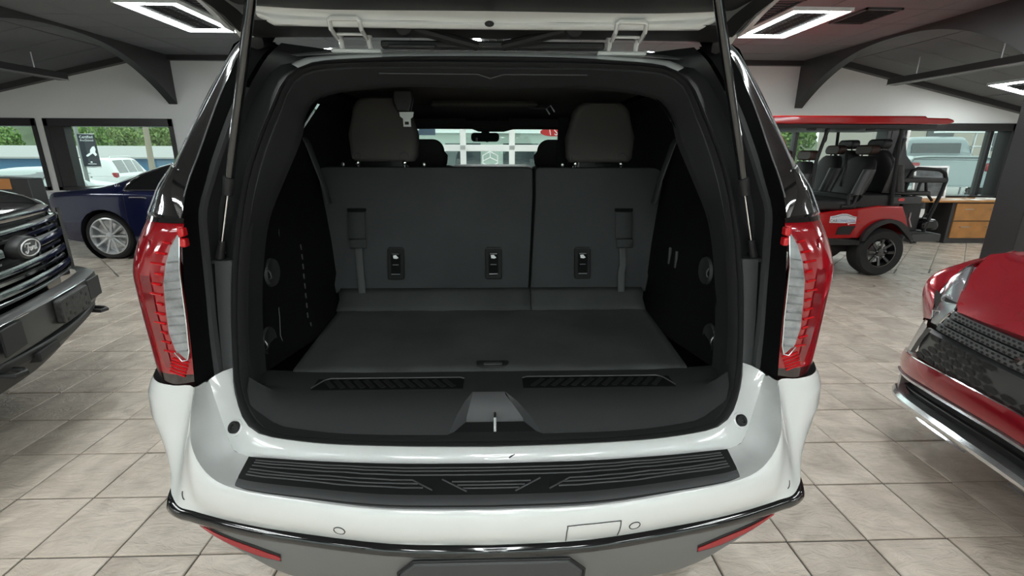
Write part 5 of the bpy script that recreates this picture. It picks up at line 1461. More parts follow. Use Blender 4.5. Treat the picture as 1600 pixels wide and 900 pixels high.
strip('skid_bar', (.330, .325, .308, .292, .278, .268), (-.03, .020, .034, .032, .012, -.03), -.785, .785, mat('satin_chrome', (.72, .73, .75), .16, metal=.9), drop=.75, n=36)
for s in (-1, 1):
    for ya, yb in ((.10, .42),): strip('skid_lip', (.288, .282, .272), (.036, .044, .03), s * ya, s * yb, chrome, drop=.75)
    rows = [[(rx(y, d), s * y, z + .9 * dz(.78)) for y, d in ((.70, .012), (.76, .01), (.80, -.03), (.815, -.09))] for z in (.448, .40, .34, .28)]
    rpart('intake_end', MB().grid(rows), alloy, smooth=40)

# ---- red golf cart, side on at the right
gc = empty('golf_cart', (4.9, 6.4, 0), 0, 'red golf cart with black seats and a red roof by the right windows', 'golf cart')
GX, GY = 4.9, 6.4
def gpart(name, mb, m, par=None, **k): return build(name, mb, m, par or gc, off=(GX, GY, 0), **k)
Y0, Y1 = 5.82, 6.98
body_poly = [(2.6, .45), (2.6, .80), (3.2, .78), (3.94, .80), (4.25, .835), (4.53, .865), (4.73, .895), (5.06, .89), (5.13, .76), (5.17, .66), (5.22, .52), (5.16, .56), (5.10, .66), (4.98, .715), (4.86, .715), (4.73, .67), (4.64, .57), (4.57, .49), (4.19, .48)]
gb_ = gpart('body', MB().prism(body_poly, Y0, Y1, lambda a, b, d: (a, d, b)), cart_red, bevel=.015, seg=3)
for yy in (Y0 - .004, Y1 + .004):
    arch = [(4.58, .46), (4.60, .56), (4.68, .66), (4.80, .72), (4.93, .73), (5.06, .69), (5.16, .60), (5.25, .47)]
    inn = [(x + (.04 if x < 4.9 else -.045 if x > 5 else 0), z - .045 if .5 < z else z) for x, z in arch]
    a3, i3 = spline([(x, yy, z) for x, z in arch], 5), spline([(x, yy, z) for x, z in inn], 5)
    off = Vector((0, -.05 if yy < 6 else .05, 0))
    gpart('wheel_arch', MB().grid([a3, [p + off for p in a3], [p + off for p in i3], i3]), dk_plastic, smooth=40)
gpart('sill_trim', MB().prism([(2.6, .40), (4.60, .40), (4.60, .46), (4.19, .49), (2.6, .49)], Y0 - .008, Y1 + .008, lambda a, b, d: (a, d, b)), dk_plastic, bevel=.006)
gpart('chassis', MB().bx(2.7, 5.3, 6.0, 6.8, .28, .45), rubber)
gpart('axle', MB().tube([(4.88, 5.95, .31), (4.88, 6.85, .31)], .04, 10), steel)
gpart('side_vent', MB().prism([(4.26, .535), (4.28, .625), (4.33, .645), (4.50, .645), (4.45, .535)], Y0 - .006, Y0 + .01, lambda a, b, d: (a, d, b)), rubber, gb_, bevel=.003)
gpart('body_crease', MB().tube([(3.6, Y0 - .002, .655), (4.2, Y0 - .002, .66), (4.55, Y0 - .002, .70)], .004, 6), cart_red, gb_)
for x in (4.88, 3.0):
    for s in (-1, 1):
        w = wheel_part(gc, x - GX, .62, .305, .305, .23, s, gloss_black, .185, 8, .035)
        for k in range(5):
            a = 2 * PI * k / 5 + .3
            build('wheel_nut', MB().ball((x - GX + .062 * math.cos(a), s * .612, .305 + .062 * math.sin(a)), .010, 8, 5), steel, w)
        for a in (1.9, 4.2):
            build('balance_weight', MB().ball((x - GX + .11 * math.cos(a), s * .60, .305 + .11 * math.sin(a)), .017, 8, 5), steel, w)
# shop sticker on the side
sk_w = mat('white_sticker', (.82, .84, .88), .4); sk_b = mat('blue_sticker_print', (.03, .16, .48), .4); sk_k = mat('black_sticker_print', (.02, .02, .03), .4)
ySt = Y0 - .0035
sp_ = [(4.155, .685), (4.155, .765), (4.20, .772), (4.25, .785), (4.30, .797), (4.36, .797), (4.41, .782), (4.45, .765), (4.49, .76), (4.495, .675), (4.42, .670), (4.405, .655), (4.385, .680)]
stk = gpart('shop_sticker', MB().prism(sp_, ySt, ySt + .002, lambda a, b, d: (a, d, b)), sk_w, gb_, smooth=0)
def text_mesh(txt, size, fn, name, m, par, off=(0, 0, 0), shear=0, align='CENTER', extrude=.001):
    cu = bpy.data.curves.new('tmp', 'FONT'); cu.body = txt; cu.size = size; cu.align_x = align; cu.align_y = 'CENTER'; cu.shear = shear; cu.resolution_u = 2
    to = bpy.data.objects.new('tmp', cu); COL.objects.link(to); bpy.context.view_layer.update()
    me = bpy.data.meshes.new_from_object(to.evaluated_get(bpy.context.evaluated_depsgraph_get()))
    mb = MB().add([fn(v.co.x, v.co.y) for v in me.vertices], [tuple(p.vertices) for p in me.polygons])
    bpy.data.objects.remove(to); bpy.data.curves.remove(cu); bpy.data.meshes.remove(me)
    return build(name, mb, m, par, off=off, smooth=0)
text_mesh('CAR', .052, lambda a, b: (4.205 + a, ySt - .001, .708 + b), 'sticker_lettering', sk_k, stk, (GX, GY, 0))
text_mesh('CONNECTION', .045, lambda a, b: (4.368 + a * .74, ySt - .001, .708 + b), 'sticker_lettering', sk_b, stk, (GX, GY, 0))
gpart('sticker_outline', MB().tube([(4.17, ySt - .001, .752), (4.24, ySt - .001, .762), (4.29, ySt - .001, .78), (4.36, ySt - .001, .782), (4.41, ySt - .001, .765), (4.48, ySt - .001, .748)], .0028, 5), sk_k, stk)
# roof, posts
rf = [(2.4, 1.86), (2.42, 1.905), (2.6, 1.94), (5.02, 1.945), (5.05, 1.925), (5.30, 1.922), (5.37, 1.905), (5.385, 1.875), (5.30, 1.855), (2.45, 1.85)]
gr = gpart('roof', MB().prism(rf, 5.74, 7.02, lambda a, b, d: (a, d, b)), cart_red, bevel=.018, seg=3)
gpart('roof_underside', MB().bx(2.5, 5.22, 5.78, 6.98, 1.805, 1.852), dk_plastic, gr, bevel=.006)
for x in (3.72, 4.44): gpart('roof_latch', MB().prism(rrect(.11, .04, .012, 3), 0, .02, lambda a, b, d: (x + a, 5.80 + d, 1.80 + b)), rubber, gr)
for yy in (5.84, 6.94):
    gpart('post', MB().tube([(3.95, yy, 1.83), (3.90, yy, 1.60), (3.865, yy, 1.42), (3.865, yy, 1.2), (3.84, yy, .82)], .020, 8), rubber)
    gpart('post', MB().tube([(4.13, yy + .3, 1.83), (4.13, yy + .3, 1.68), (4.12, yy + .3, 1.66)], .022, 8), rubber)
    gpart('post', MB().tube([(4.84, yy, 1.83), (4.86, yy, 1.5), (4.92, yy, .9)], .020, 8), rubber)
    gpart('post', MB().tube([(2.85, yy, .8), (2.6, yy, 1.83)], .020, 8), rubber)
leather = mat('black_seat_leather', (.022, .022, .023), .42, bump=.15, bscale=60)
leather_g = mat('grey_seat_leather', (.055, .056, .058), .42)
brown = mat('brown_headrest_leather', (.045, .022, .016), .42)
def cart_seat(xb, xt, z0, z1, yc, w, flip=1, head=True, rest_m=brown):
    """seat back leaning; xb/xt: x at its foot and head"""
    rows = []
    for t, wf in ((0, .86), (.1, .96), (.35, 1.0), (.62, .96), (.82, .80), (.95, .60), (1.0, .40)):
        x = lerp(xb, xt, t); z = lerp(z0, z1, t); th = .085 * (1 - .35 * t)
        rows.append([(x + th * math.sin(a) * flip * -1 + .0, yc + w / 2 * wf * math.copysign(abs(math.cos(a)) ** .6, math.cos(a)), z) for a in [2 * PI * k / 24 for k in range(24)]])
    mb = MB().grid(rows, closed_u=True); mb.add(rows[0], [tuple(range(24))]); mb.add(rows[-1], [tuple(range(24))])
    s_ = gpart('seat_back', mb, leather, smooth=60)
    for e in (-1, 1):
        rr = []
        for t in (.02, .2, .45, .66):
            x = lerp(xb, xt, t) - flip * .055; z = lerp(z0, z1, t)
            rr.append([(x + .06 * math.cos(a), yc + e * w * .43 + .07 * math.sin(a), z) for a in [2 * PI * k / 12 for k in range(12)]])
        m2 = MB().grid(rr, closed_u=True); m2.add(rr[-1], [tuple(range(12))]); m2.add(rr[0], [tuple(range(12))])
        gpart('seat_bolster', m2, leather_g, s_, smooth=60)
    if head:
        c = (lerp(xb, xt, 1.16), yc, z1 + .075)
        mb = MB().prism(rrect(.30, .12, .055, 5), -.055, .055, lambda a, b, d: (c[0] + d + .1 * b, c[1] + a, c[2] + b))
        gpart('headrest', mb, rest_m, s_, bevel=.02, seg=3)
        for e in (-.06, .06): gpart('headrest_post', MB().tube([(lerp(xb, xt, .98), yc + e, z1 - .03), (c[0], yc + e, c[2] - .03)], .009, 6), chrome, s_)
    return s_
cart_seat(4.52, 4.68, 1.02, 1.49, 6.14, .62)
cart_seat(4.50, 4.66, 1.02, 1.49, 6.70, .56)
cart_seat(3.80, 3.92, 1.00, 1.42, 6.13, .48); cart_seat(3.80, 3.92, 1.00, 1.42, 6.68, .48)
cart_seat(4.98, 4.86, 1.05, 1.56, 6.13, .50, -1, True, leather); cart_seat(4.98, 4.86, 1.05, 1.56, 6.68, .50, -1, True, leather)
gpart('seat_cushion', MB().bx(3.95, 4.50, 5.84, 6.94, .83, .97), leather, bevel=.05, seg=3)
gpart('seat_cushion', MB().bx(3.15, 3.75, 5.84, 6.94, .80, .93), leather, bevel=.05, seg=3)
gpart('rear_cushion', MB().bx(4.95, 5.42, 5.86, 6.92, 1.02, 1.07), leather, bevel=.02)
gpart('seat_pedestal', MB().bx(4.40, 5.05, 5.86, 6.92, .86, 1.03), dk_plastic, bevel=.02)
gpart('armrest', MB().tube([(4.28, 5.84, .885), (4.42, 5.84, .885), (4.46, 5.84, 1.02), (4.36, 5.84, 1.03), (4.36, 5.84, .90)], .022, 8), dk_plastic)
gpart('armrest', MB().tube([(4.36, 5.84, .88), (4.50, 5.84, .95), (4.53, 5.84, 1.01), (4.50, 5.84, 1.03)], .018, 8), dk_plastic)
gpart('seat_belt', MB().grid([[(4.44, 6.12, 1.56), (4.44, 6.17, 1.57)], [(4.34, 5.95, 1.35), (4.34, 6.0, 1.36)], [(4.27, 5.87, 1.12), (4.27, 5.93, 1.13)]]), rubber, solid=.004)
gpart('seat_belt', MB().grid([[(4.90, 5.86, 1.70), (4.95, 5.86, 1.70)], [(4.84, 5.85, 1.35), (4.90, 5.85, 1.35)], [(4.78, 5.86, 1.05), (4.87, 5.86, 1.05)]]), grey_plastic, solid=.006)
gpart('belt_cover', MB().prism([(4.98, 1.78), (5.02, 1.76), (5.10, 1.50), (5.24, 1.36), (5.25, 1.22), (5.16, 1.06), (4.94, 1.06), (4.93, 1.4)], 5.98, 6.04, lambda a, b, d: (a, d, b)), grey_plastic, bevel=.012)
gpart('steering_column', MB().tube([(2.95, 6.13, .9), (3.25, 6.13, 1.10)], .03, 8), rubber)
gpart('steering_wheel', MB().tube([(3.27 - .09 * math.sin(a), 6.13 + .17 * math.cos(a), 1.11 + .14 * math.sin(a)) for a in [2 * PI * k / 20 for k in range(20)]], .014, 6, closed=True), rubber)
gpart('dash_panel', MB().bx(2.68, 2.9, 5.86, 6.94, .75, 1.0), dk_plastic, bevel=.03)
# rear grab frame, tray, foot plate
for yy in (5.92, 6.86):
    gpart('grab_bar', MB().tube([(5.12, yy, 1.22), (5.16, yy, 1.31), (5.22, yy, 1.345), (5.50, yy, 1.33), (5.58, yy, 1.29), (5.62, yy, 1.20), (5.60, yy, 1.06), (5.53, yy, .80), (5.48, yy, .53)], .022, 8), rubber)
    gpart('support_leg', MB().tube([(5.15, yy, 1.22), (5.10, yy, .98)], .018, 8), rubber)
    gpart('support_leg', MB().tube([(5.30, yy, 1.20), (5.28, yy, 1.05), (5.22, yy, .97)], .016, 8), rubber)
    gpart('support_leg', MB().tube([(5.36, yy, 1.20), (5.40, yy, 1.05), (5.50, yy, .95)], .016, 8), rubber)
gpart('back_pad', MB().bx(5.05, 5.64, 5.90, 6.88, 1.17, 1.235), leather, bevel=.02, seg=3)
tb = gpart('tail_panel', MB().bx(4.92, 5.30, 5.84, 6.94, .915, 1.005), grey_plastic, bevel=.01)
for yy in (5.838, 6.942): gpart('marker_lamp', MB().prism(rrect(.075, .035, .015, 3), -.006, .006, lambda a, b, d: (5.03 + a, yy + d, .97 + b)), lens_bright, tb)
gpart('rear_panel', MB().bx(5.16, 5.42, 5.95, 6.85, .56, .92), dk_plastic, bevel=.01)
gpart('foot_plate', MB().prism([(5.24, .505), (5.66, .505), (5.67, .535), (5.26, .575)], 5.86, 6.92, lambda a, b, d: (a, d, b)), dk_plastic, bevel=.006)
gpart('plate_lip', MB().bx(5.28, 5.66, 5.845, 5.86, .44, .535), grey_plastic, bevel=.006)
gpart('grab_strap', MB().tube([(5.24, 5.90, .80), (5.22, 5.88, .72), (5.26, 5.87, .62)], .012, 8), steel)
bgp = [(5.24, .575), (5.23, .66), (5.30, .72), (5.42, .71), (5.47, .64), (5.45, .575)]
bag = build('bag', MB().prism(bgp, 5.90, 6.12, lambda a, b, d: (a - 5.35, d - 6.0, b - .575)), mat('black_bag_plastic', (.012, .012, .013), .25), None, loc=(5.55, 6.0, .577), bevel=.03, seg=3)
tag(bag, 'shiny black bag on the foot plate of the golf cart', 'bag')
build('handle', MB().tube([(-.05, .0, .13), (-.03, .0, .19), (.03, .0, .19), (.05, .0, .12)], .008, 6), rubber, bag)
# ================================================================== furniture by the right window
cb = empty('drawer_cabinet', (8.35, 8.30, 0), 0, 'dark cabinet with two oak drawer fronts under the right window', 'cabinet')
def cpart(name, mb, m, par=None, **k): return build(name, mb, m, par or cb, off=(8.35, 8.30, 0), **k)
cpart('carcass', MB().bx(7.86, 9.0, 8.04, 8.57, .0, .715), mat('dark_grey_laminate', (.045, .045, .047), .45), bevel=.004)
cpart('worktop', MB().bx(7.30, 9.02, 8.0, 8.58, .715, .745), wood, bevel=.004)
cpart('end_panel', MB().bx(7.32, 7.36, 8.02, 8.57, 0, .715), mat('dark_grey_panel', (.05, .05, .052), .5), bevel=.003)
cpart('back_panel', MB().bx(7.36, 7.86, 8.50, 8.55, 0, .715), grey_plastic)
for z0, z1 in ((.095, .385), (.40, .695)):
    d = cpart('drawer', MB().bx(7.92, 8.70, 8.015, 8.04, z0, z1), wood, bevel=.003)
    cpart('handle', MB().tube([(8.05, 8.012, z0 + .20), (8.05, 7.99, z0 + .20), (8.20, 7.99, z0 + .20), (8.20, 8.012, z0 + .20)], .007, 8), steel, d)
    cpart('handle', MB().tube([(8.52, 8.012, z0 + .20), (8.52, 7.99, z0 + .20), (8.66, 7.99, z0 + .20), (8.66, 8.012, z0 + .20)], .007, 8), steel, d)
sh = [('paper_sheet', 8.06, 8.22, .22, .16, .1, 'loose white sheet at the left on the oak worktop'), ('paper_sheet', 8.36, 8.16, .24, .17, .25, 'white sheet lying angled in the middle of the worktop'),
      ('paper_stack', 8.68, 8.24, .28, .21, -.1, 'thicker stack of white papers on the worktop near the column')]
for i, (nm, x, y, w, h, r, lb) in enumerate(sh):
    t = .004 if i < 2 else .02
    o = build(nm, MB().bx(-w / 2, w / 2, -h / 2, h / 2, 0, t), paper, None, loc=(x, y, .7455)); o.rotation_euler = (0, 0, r)
    tag(o, lb, 'paper', 'papers on the cabinet')
bt = empty('water_bottle', (8.30, 8.32, .7455), 0, 'clear plastic bottle standing on the oak worktop', 'bottle')
fn0 = lambda a, b, h: (a, b, h)
build('bottle_body', MB().lathe([(.0005, .0), (.030, .0), (.033, .01), (.033, .12), (.028, .15), (.013, .18), (.013, .195)], fn0, 20), bottle_glass, bt)
build('cap', MB().lathe([(.015, .192), (.015, .212), (.0005, .212)], fn0, 16), white_frame, bt)
pf_ = empty('framed_picture', (7.76, 8.45, .75), 0, 'white framed dark picture leaning at the window behind the golf cart', 'picture')
fr = MB(); w, h = .62, .56
fr.bx(-w / 2, w / 2, -.012, .012, 0, .03); fr.bx(-w / 2, w / 2, -.012, .012, h - .03, h); fr.bx(-w / 2, -w / 2 + .03, -.012, .012, 0, h); fr.bx(w / 2 - .03, w / 2, -.012, .012, 0, h)
f_ = build('frame', fr, white_frame, pf_, bevel=.003); f_.rotation_euler = (-.12, 0, 0)
g_ = build('backing', MB().bx(-w / 2 + .02, w / 2 - .02, -.004, .006, .02, h - .02), mat('dark_print', (.10, .11, .115), .5, var=.5, vscale=7), pf_); g_.rotation_euler = (-.12, 0, 0)
cn = tag(build('paper_notice', MB().bx(-.15, .15, -.004, .004, -.10, .10), paper, None, loc=(7.15, 7.95, .51)), 'white card standing behind the rear of the golf cart', 'paper')
st_ = tag(build('display_easel', MB().bar((7.05, 8.0, 0), (7.12, 7.96, .42), .03, .03).bar((7.25, 8.0, 0), (7.18, 7.96, .42), .03, .03).bar((7.15, 8.15, 0), (7.15, 7.98, .41), .03, .03).bx(7.0, 7.3, 7.93, 7.98, .395, .41), black_wood), 'low dark easel holding the white card behind the golf cart', 'easel')
# dark stand with an orange notice behind the pickup bonnet
ds = empty('display_stand', (-5.72, 6.0, 0), 0, 'dark display stand with an orange notice above the black bonnet', 'display stand')
build('stand_body', MB().prism([(-.22, 0), (.24, 0), (.20, 1.20), (-.22, 1.22)], -.1, .1, lambda a, b, d: (a, d, b)), black_frame, ds, bevel=.01)
build('notice', MB().bx(-.21, -.0, -.106, -.1, 1.08, 1.20), mat('orange_notice', (.55, .22, .05), .5), ds)
# signs and a car emblem outline on the glazed door
sg = tag(build('window_sign', MB().bx(-1.62, -1.06, YB + .085, YB + .093, 1.795, 1.925), mat('blue_grey_sign', (.07, .12, .17), .5), None), 'blue grey sign on the door glass, seen past the left headrest', 'sign')
for k_, (x_, w_) in enumerate(((-1.59, .035), (-1.545, .03), (-1.475, .022), (-1.425, .032), (-1.37, .035))): build('faded_mark', MB().bx(x_, x_ + w_, YB + .083, YB + .085, 1.875, 1.895 + .006 * (k_ % 2)), white_frame, sg, smooth=0)
sg2 = tag(build('oval_sign', MB().lathe([(.0005, 0), (.22, 0), (.22, .008), (.0005, .008)], lambda a, b, h: (.98 + a, YB + .085 + h, 1.855 + b * .32), 36), mat('red_sign', (.50, .02, .02), .4), None), 'red oval sign with white letters, seen past the right headrest', 'sign')
text_mesh('I S', .17, lambda a, b: (1.0 + a * .95, YB + .082, 1.855 + b), 'sign_lettering', white_frame, sg2, shear=-.2)
em2 = MB(); cx, cz = -.115, 1.395
em2.tube([(cx + .15 * math.cos(a), YB + .085, cz + .13 * math.sin(a)) for a in [2 * PI * k / 6 + PI / 6 for k in range(6)]], .012, 6, closed=True)
for a in (PI / 2, PI / 2 + 2 * PI / 3, PI / 2 + 4 * PI / 3): em2.tube([(cx, YB + .085, cz + .03), (cx + .14 * math.cos(a), YB + .085, cz + .03 + .11 * math.sin(a))], .010, 6)
tag(build('car_emblem_outline', em2, white_frame, None), 'white three-spoked outline of a car emblem outside, set on the door glass', 'emblem')  # stands in for an emblem on a car outside

# ================================================================== outside
def gz(x, y): return -.10 + .020 * x * (1 if x < 0 else .9) - .008 * (y - 9)
rows = []
for y in (YB + WT, 14, 22, 32, 48, 90, 150):
    rows.append([(x, y, gz(x, y)) for x in (-110, -60, -40, -25, -12, -6, 0, 6, 12, 25, 40, 60, 110)])
gs = struct('ground', MB().grid(rows), mat('pale_asphalt', (.30, .30, .29), .85, bump=.3, bscale=30, var=.1, vscale=.6)); 
def out_car(name, loc, ang, paint, label, kind, glass=gloss_black):
    r = empty(name, (loc[0], loc[1], gz(*loc)), ang, label, 'car' if kind != 'pickup' else 'truck')
    if kind == 'suv':
        st = [(-2.45, .80, .45, .95, 1.05, .74), (-2.40, .92, .32, 1.05, 1.58, .64), (-2.2, .95, .30, 1.05, 1.74, .64), (-1.0, .97, .28, 1.04, 1.78, .66), (.3, .97, .28, 1.03, 1.74, .66), (.75, .97, .28, 1.02, 1.50, .70), (1.2, .96, .28, 1.0, 1.10, .80), (2.1, .92, .28, .95, 1.0, .74), (2.4, .70, .35, .75, .85, .55)]
        wx = (-1.45, 1.45); win = [(-2.0, -1.1), (-1.0, -.15), (-.05, .6)]; rear = ((-2.43, 1.10), (-2.36, 1.40), (-2.27, 1.58))
    elif kind == 'sedan':
        st = [(-2.3, .70, .42, .82, .92, .62), (-2.2, .86, .32, .90, 1.0, .74), (-1.6, .90, .28, .92, 1.04, .72), (-1.1, .91, .26, .92, 1.25, .60), (-.6, .91, .26, .92, 1.43, .56), (.2, .91, .26, .92, 1.43, .57), (.7, .91, .26, .91, 1.20, .63), (1.1, .90, .26, .90, 1.0, .74), (2.0, .86, .28, .80, .86, .66), (2.3, .60, .35, .62, .70, .45)]
        wx = (-1.35, 1.4); win = [(-1.0, -.35), (-.25, .5)]; rear = ((-1.50, 1.06), (-1.15, 1.23), (-.8, 1.37))
    else:
        st = [(-2.9, .92, .55, 1.2, 1.28, .88), (-2.85, .97, .50, 1.3, 1.36, .90), (-1.0, .98, .5, 1.32, 1.38, .90), (-.85, .98, .48, 1.32, 1.85, .70), (-.5, .98, .48, 1.32, 1.93, .68), (.6, .98, .48, 1.3, 1.90, .68), (1.0, .98, .48, 1.28, 1.6, .74), (1.4, .97, .48, 1.2, 1.28, .82), (2.5, .93, .5, 1.1, 1.2, .76), (2.8, .75, .55, .9, 1.0, .6)]
        wx = (-1.9, 1.75); win = [(-.75, -.05), (.05, .75)]; rear = ((-.92, 1.42), (-.89, 1.6), (-.82, 1.80))
    rw = loft_car(st, 4, 3)
    build('body', loft_mesh(rw), paint, r, smooth=40)
    nt3 = 3
    for s in (-1, 1):
        for a, b in win:
            build('side_window', MB().grid([[loft_at(rw, lerp(a, b, u), k, s, .006) for u in (0, .33, .66, 1)] for k in (18.6, 20, 21.5, 23)]), glass, r, smooth=60)
        for x in wx:
            w = build('wheel', MB().lathe([(.20, .02), (.31, .0), (.34, .05), (.34, .2)], lambda a, b, h, x=x, s=s: (x + a, s * (.985 - h), .33 + b), 24), tyre, r)
            build('rim', MB().lathe([(.20, .01), (.0005, .04)], lambda a, b, h, x=x, s=s: (x + a, s * (.985 - h), .33 + b), 20), alloy, w)
        z = 1.0 if kind != 'sedan' else .82
        xr = {'suv': -2.40, 'sedan': -2.2, 'pickup': -2.92}[kind]
        build('tail_lamp', MB().bx(xr - .04, xr + .18, s * .72, s * .94, z - .06, z + .16), lens_red, r, bevel=.03)
    wgl = .60
    build('rear_window', MB().grid([[(x - .012, y, z) for y in (-wgl, -.3, 0, .3, wgl)] for x, z in rear]), glass, r)
    xr = rear[0][0]
    if kind == 'suv':
        build('number_plate', MB().bx(-2.475, -2.46, -.26, .26, .72, .86), paper, r, bevel=.005)
        build('rear_wiper', MB().tube([(-2.45, 0, 1.14), (-2.42, .4, 1.18)], .008, 5), rubber, r)
        build('roof_rail', MB().tube([(-2.0, .6, 1.76), (-1.9, .6, 1.83), (.1, .6, 1.83), (.2, .6, 1.76)], .02, 6), paint, r)
        build('roof_rail', MB().tube([(-2.0, -.6, 1.76), (-1.9, -.6, 1.83), (.1, -.6, 1.83), (.2, -.6, 1.76)], .02, 6), paint, r)
        build('bumper', MB().bx(-2.56, -2.38, -.85, .85, .40, .62), mat('grey_bumper', (.25, .25, .25), .5), r, bevel=.04)
        build('badge', MB().lathe([(.08, 0), (.0005, .01)], lambda a, b, h: (-2.445 - h, a, .98 + b * .5), 18), rubber, r)
    return r
silver = mat('silver_car_paint', (.45, .47, .48), .3, metal=.5, coat=.6)
sage = mat('grey_green_car_paint', (.30, .35, .34), .3, metal=.3, coat=.6)
blue_p = mat('blue_car_paint', (.06, .17, .42), .3, coat=.6)
steel_blue = mat('slate_silver_paint', (.30, .35, .36), .3, metal=.4, coat=.6)
dark_p = mat('charcoal_car_paint', (.03, .035, .045), .3, coat=.6)
lot_glass = mat('dark_lot_glass', (.03, .04, .045), .1, coat=.6)
out_car('parked_suv', (-18.2, 24.0), 1.85, mat('white_lot_paint', (.78, .80, .80), .3, coat=.6), 'white suv parked outside, its back seen through the left window', 'suv', lot_glass)
out_car('parked_saloon', (-15.2, 16.8), .15, silver, 'silver saloon outside at the far left window', 'sedan', lot_glass)
out_car('parked_saloon', (-11.9, 13.0), 1.9, sage, 'grey green saloon outside, low in the far left window', 'sedan', lot_glass)
out_car('parked_pickup', (14.3, 16.0), 1.05, steel_blue, 'silver blue pickup outside the right window, tailgate towards the glass', 'pickup', lot_glass)
out_car('parked_car', (11.3, 21.5), PI - .1, blue_p, 'blue car outside behind the golf cart seats', 'sedan', lot_glass)
out_car('parked_car', (16.4, 12.6), 2.2, dark_p, 'dark car outside at the right end of the right window', 'suv', lot_glass)
out_car('parked_van', (-2.6, 15.5), .2, mat('white_van_paint', (.76, .78, .78), .3, coat=.6), 'white car outside the glazed door, left of the mirror', 'suv', lot_glass)
out_car('parked_car', (2.6, 18.5), 2.8, mat('olive_car_paint', (.20, .24, .22), .35, coat=.6), 'grey green car outside the glazed door, right of the mirror', 'sedan', lot_glass)

rnd_h = random.Random(5)
# low building with a grey roof across the lot
b1 = empty('warehouse', (-34, 45, gz(-34, 45)), .04, 'long low blue building with a grey roof across the lot', 'building')
build('wall', MB().bx(-22, 24, -4, 4, 0, 2.05), mat('blue_metal_cladding', (.06, .20, .36), .5, bump=.3, bscale=6), b1)
build('roof', MB().add([(-23, -4.8, 2.05), (25, -4.8, 2.05), (25, 0, 2.95), (-23, 0, 2.95), (-23, 4.8, 2.05), (25, 4.8, 2.05), (-23, -4.8, 1.92), (25, -4.8, 1.92)], [(0, 1, 2, 3), (3, 2, 5, 4), (6, 7, 1, 0)]), mat('grey_metal_roof', (.36, .36, .35), .5), b1, smooth=0)
for k in range(5): build('bay_door', MB().bx(-18 + k * 8, -14.5 + k * 8, -4.06, -4, .0, 1.8), mat('pale_bay_door', (.16, .30, .44), .5), b1)
b2_ = empty('office_building', (30, 30, gz(30, 30)), 0, 'beige building beyond the right window', 'building')
build('wall', MB().bx(-5, 12, 0, 8, 0, 5.5), mat('beige_render', (.42, .38, .34), .8), b2_)
build('parapet', MB().bx(-5.2, 12.2, -.2, 8.2, 5.3, 5.7), white_frame, b2_)
for k in range(3): build('window', MB().bx(-3.5 + k * 4, -1.8 + k * 4, -.05, 0, 1.4, 3.2), lot_glass, b2_)
b3_ = empty('shop_building', (-1, 31, gz(-1, 31)), 0, 'pale shop building beyond the glazed door', 'building')
build('wall', MB().bx(-7, 9, 0, 5, 0, 3.4), mat('pale_green_render', (.46, .52, .47), .8), b3_)
build('fascia', MB().bx(-7.2, 9.2, -.4, 5.2, 2.9, 3.6), white_frame, b3_)
for k in range(4): build('window', MB().bx(-5.8 + k * 3.6, -3.6 + k * 3.6, -.05, 0, .7, 2.3), lot_glass, b3_)
hill = []
for j in range(9):
    hill.append([(x, 88 + 5 * j, -2 + min(j, 6) * 2.1 + 1.4 * math.sin(x * .21 + j) + 1.0 * math.sin(x * .53 + 2 * j) + rnd_h.uniform(-.5, .5)) for x in range(-108, 71, 3)])
ho = tag(build('wooded_hill', MB().grid(hill), mat('far_woodland', srgb(84, 98, 72), .9, bump=1, bscale=.8, var=.35, vscale=.25), gs, smooth=80), kind='stuff')
# window reflection built as a ladder frame with an amber ball
rk = empty('ladder_reflection', (15.6, 15.5, gz(15.6, 15.5)), 0, 'pale ladder-shaped reflection in the right window, built as a frame outside', 'ladder frame')
for x in (-.35, .35): build('upright', MB().tube([(x, 0, 0), (x * .7, 0, 2.7)], .03, 6), alloy, rk)
for z in (.6, 1.1, 1.6, 2.1): build('rung', MB().tube([(-.34, 0, z), (.34, 0, z)], .025, 6), alloy, rk)
build('shelf', MB().bx(-1.5, .35, -.2, .2, 2.02, 2.07), white_frame, rk)
build('lamp', MB().ball((-.1, -.1, 2.35), .10, 10, 6), mat('amber_lamp', (.7, .35, .08), .4), rk)
# verge of grass
vg = build('grass_verge', MB().bx(22, 34, 24, 27, gz(28, 25), gz(28, 25) + .18), mat('lawn_grass', (.12, .26, .05), .9, bump=1, bscale=60), None); tag(vg, 'strip of green grass before the beige building', 'grass', kind='stuff')
# banner on a lamp post and a utility pole
bn = empty('banner_post', (-13.1, 16.0, gz(-13.1, 16)), 0, 'lamp post with a black hanging banner outside the left window', 'post')
build('post', MB().tube([(0, 0, 0), (0, 0, 4.2)], .055, 10), mat('grey_post', (.25, .26, .25), .5), bn)
for z in (2.42, 1.42): build('bracket', MB().tube([(0, 0, z), (.62, -.12, z)], .015, 6), steel, bn)
ban = build('banner', MB().bx(.08, .60, -.10, -.085, 1.44, 2.42), mat('black_banner_cloth', (.012, .016, .026), .7), bn)
text_mesh('Certified', .115, lambda a, b: (.34 + a, -.103, 2.33 + b), 'banner_lettering', white_frame, ban)
text_mesh('Pre-Owned', .085, lambda a, b: (.34 + a, -.103, 2.23 + b), 'banner_lettering', white_frame, ban)
build('banner_graphic', MB().prism([(.22, 1.78), (.30, 1.83), (.36, 1.86), (.38, 1.95), (.46, 2.04), (.53, 2.06), (.55, 1.96), (.52, 1.88), (.56, 1.80), (.50, 1.76), (.44, 1.84), (.36, 1.80), (.30, 1.76), (.24, 1.74)], -.104, -.1015, lambda a, b, d: (a, d, b)), white_frame, ban, smooth=0)
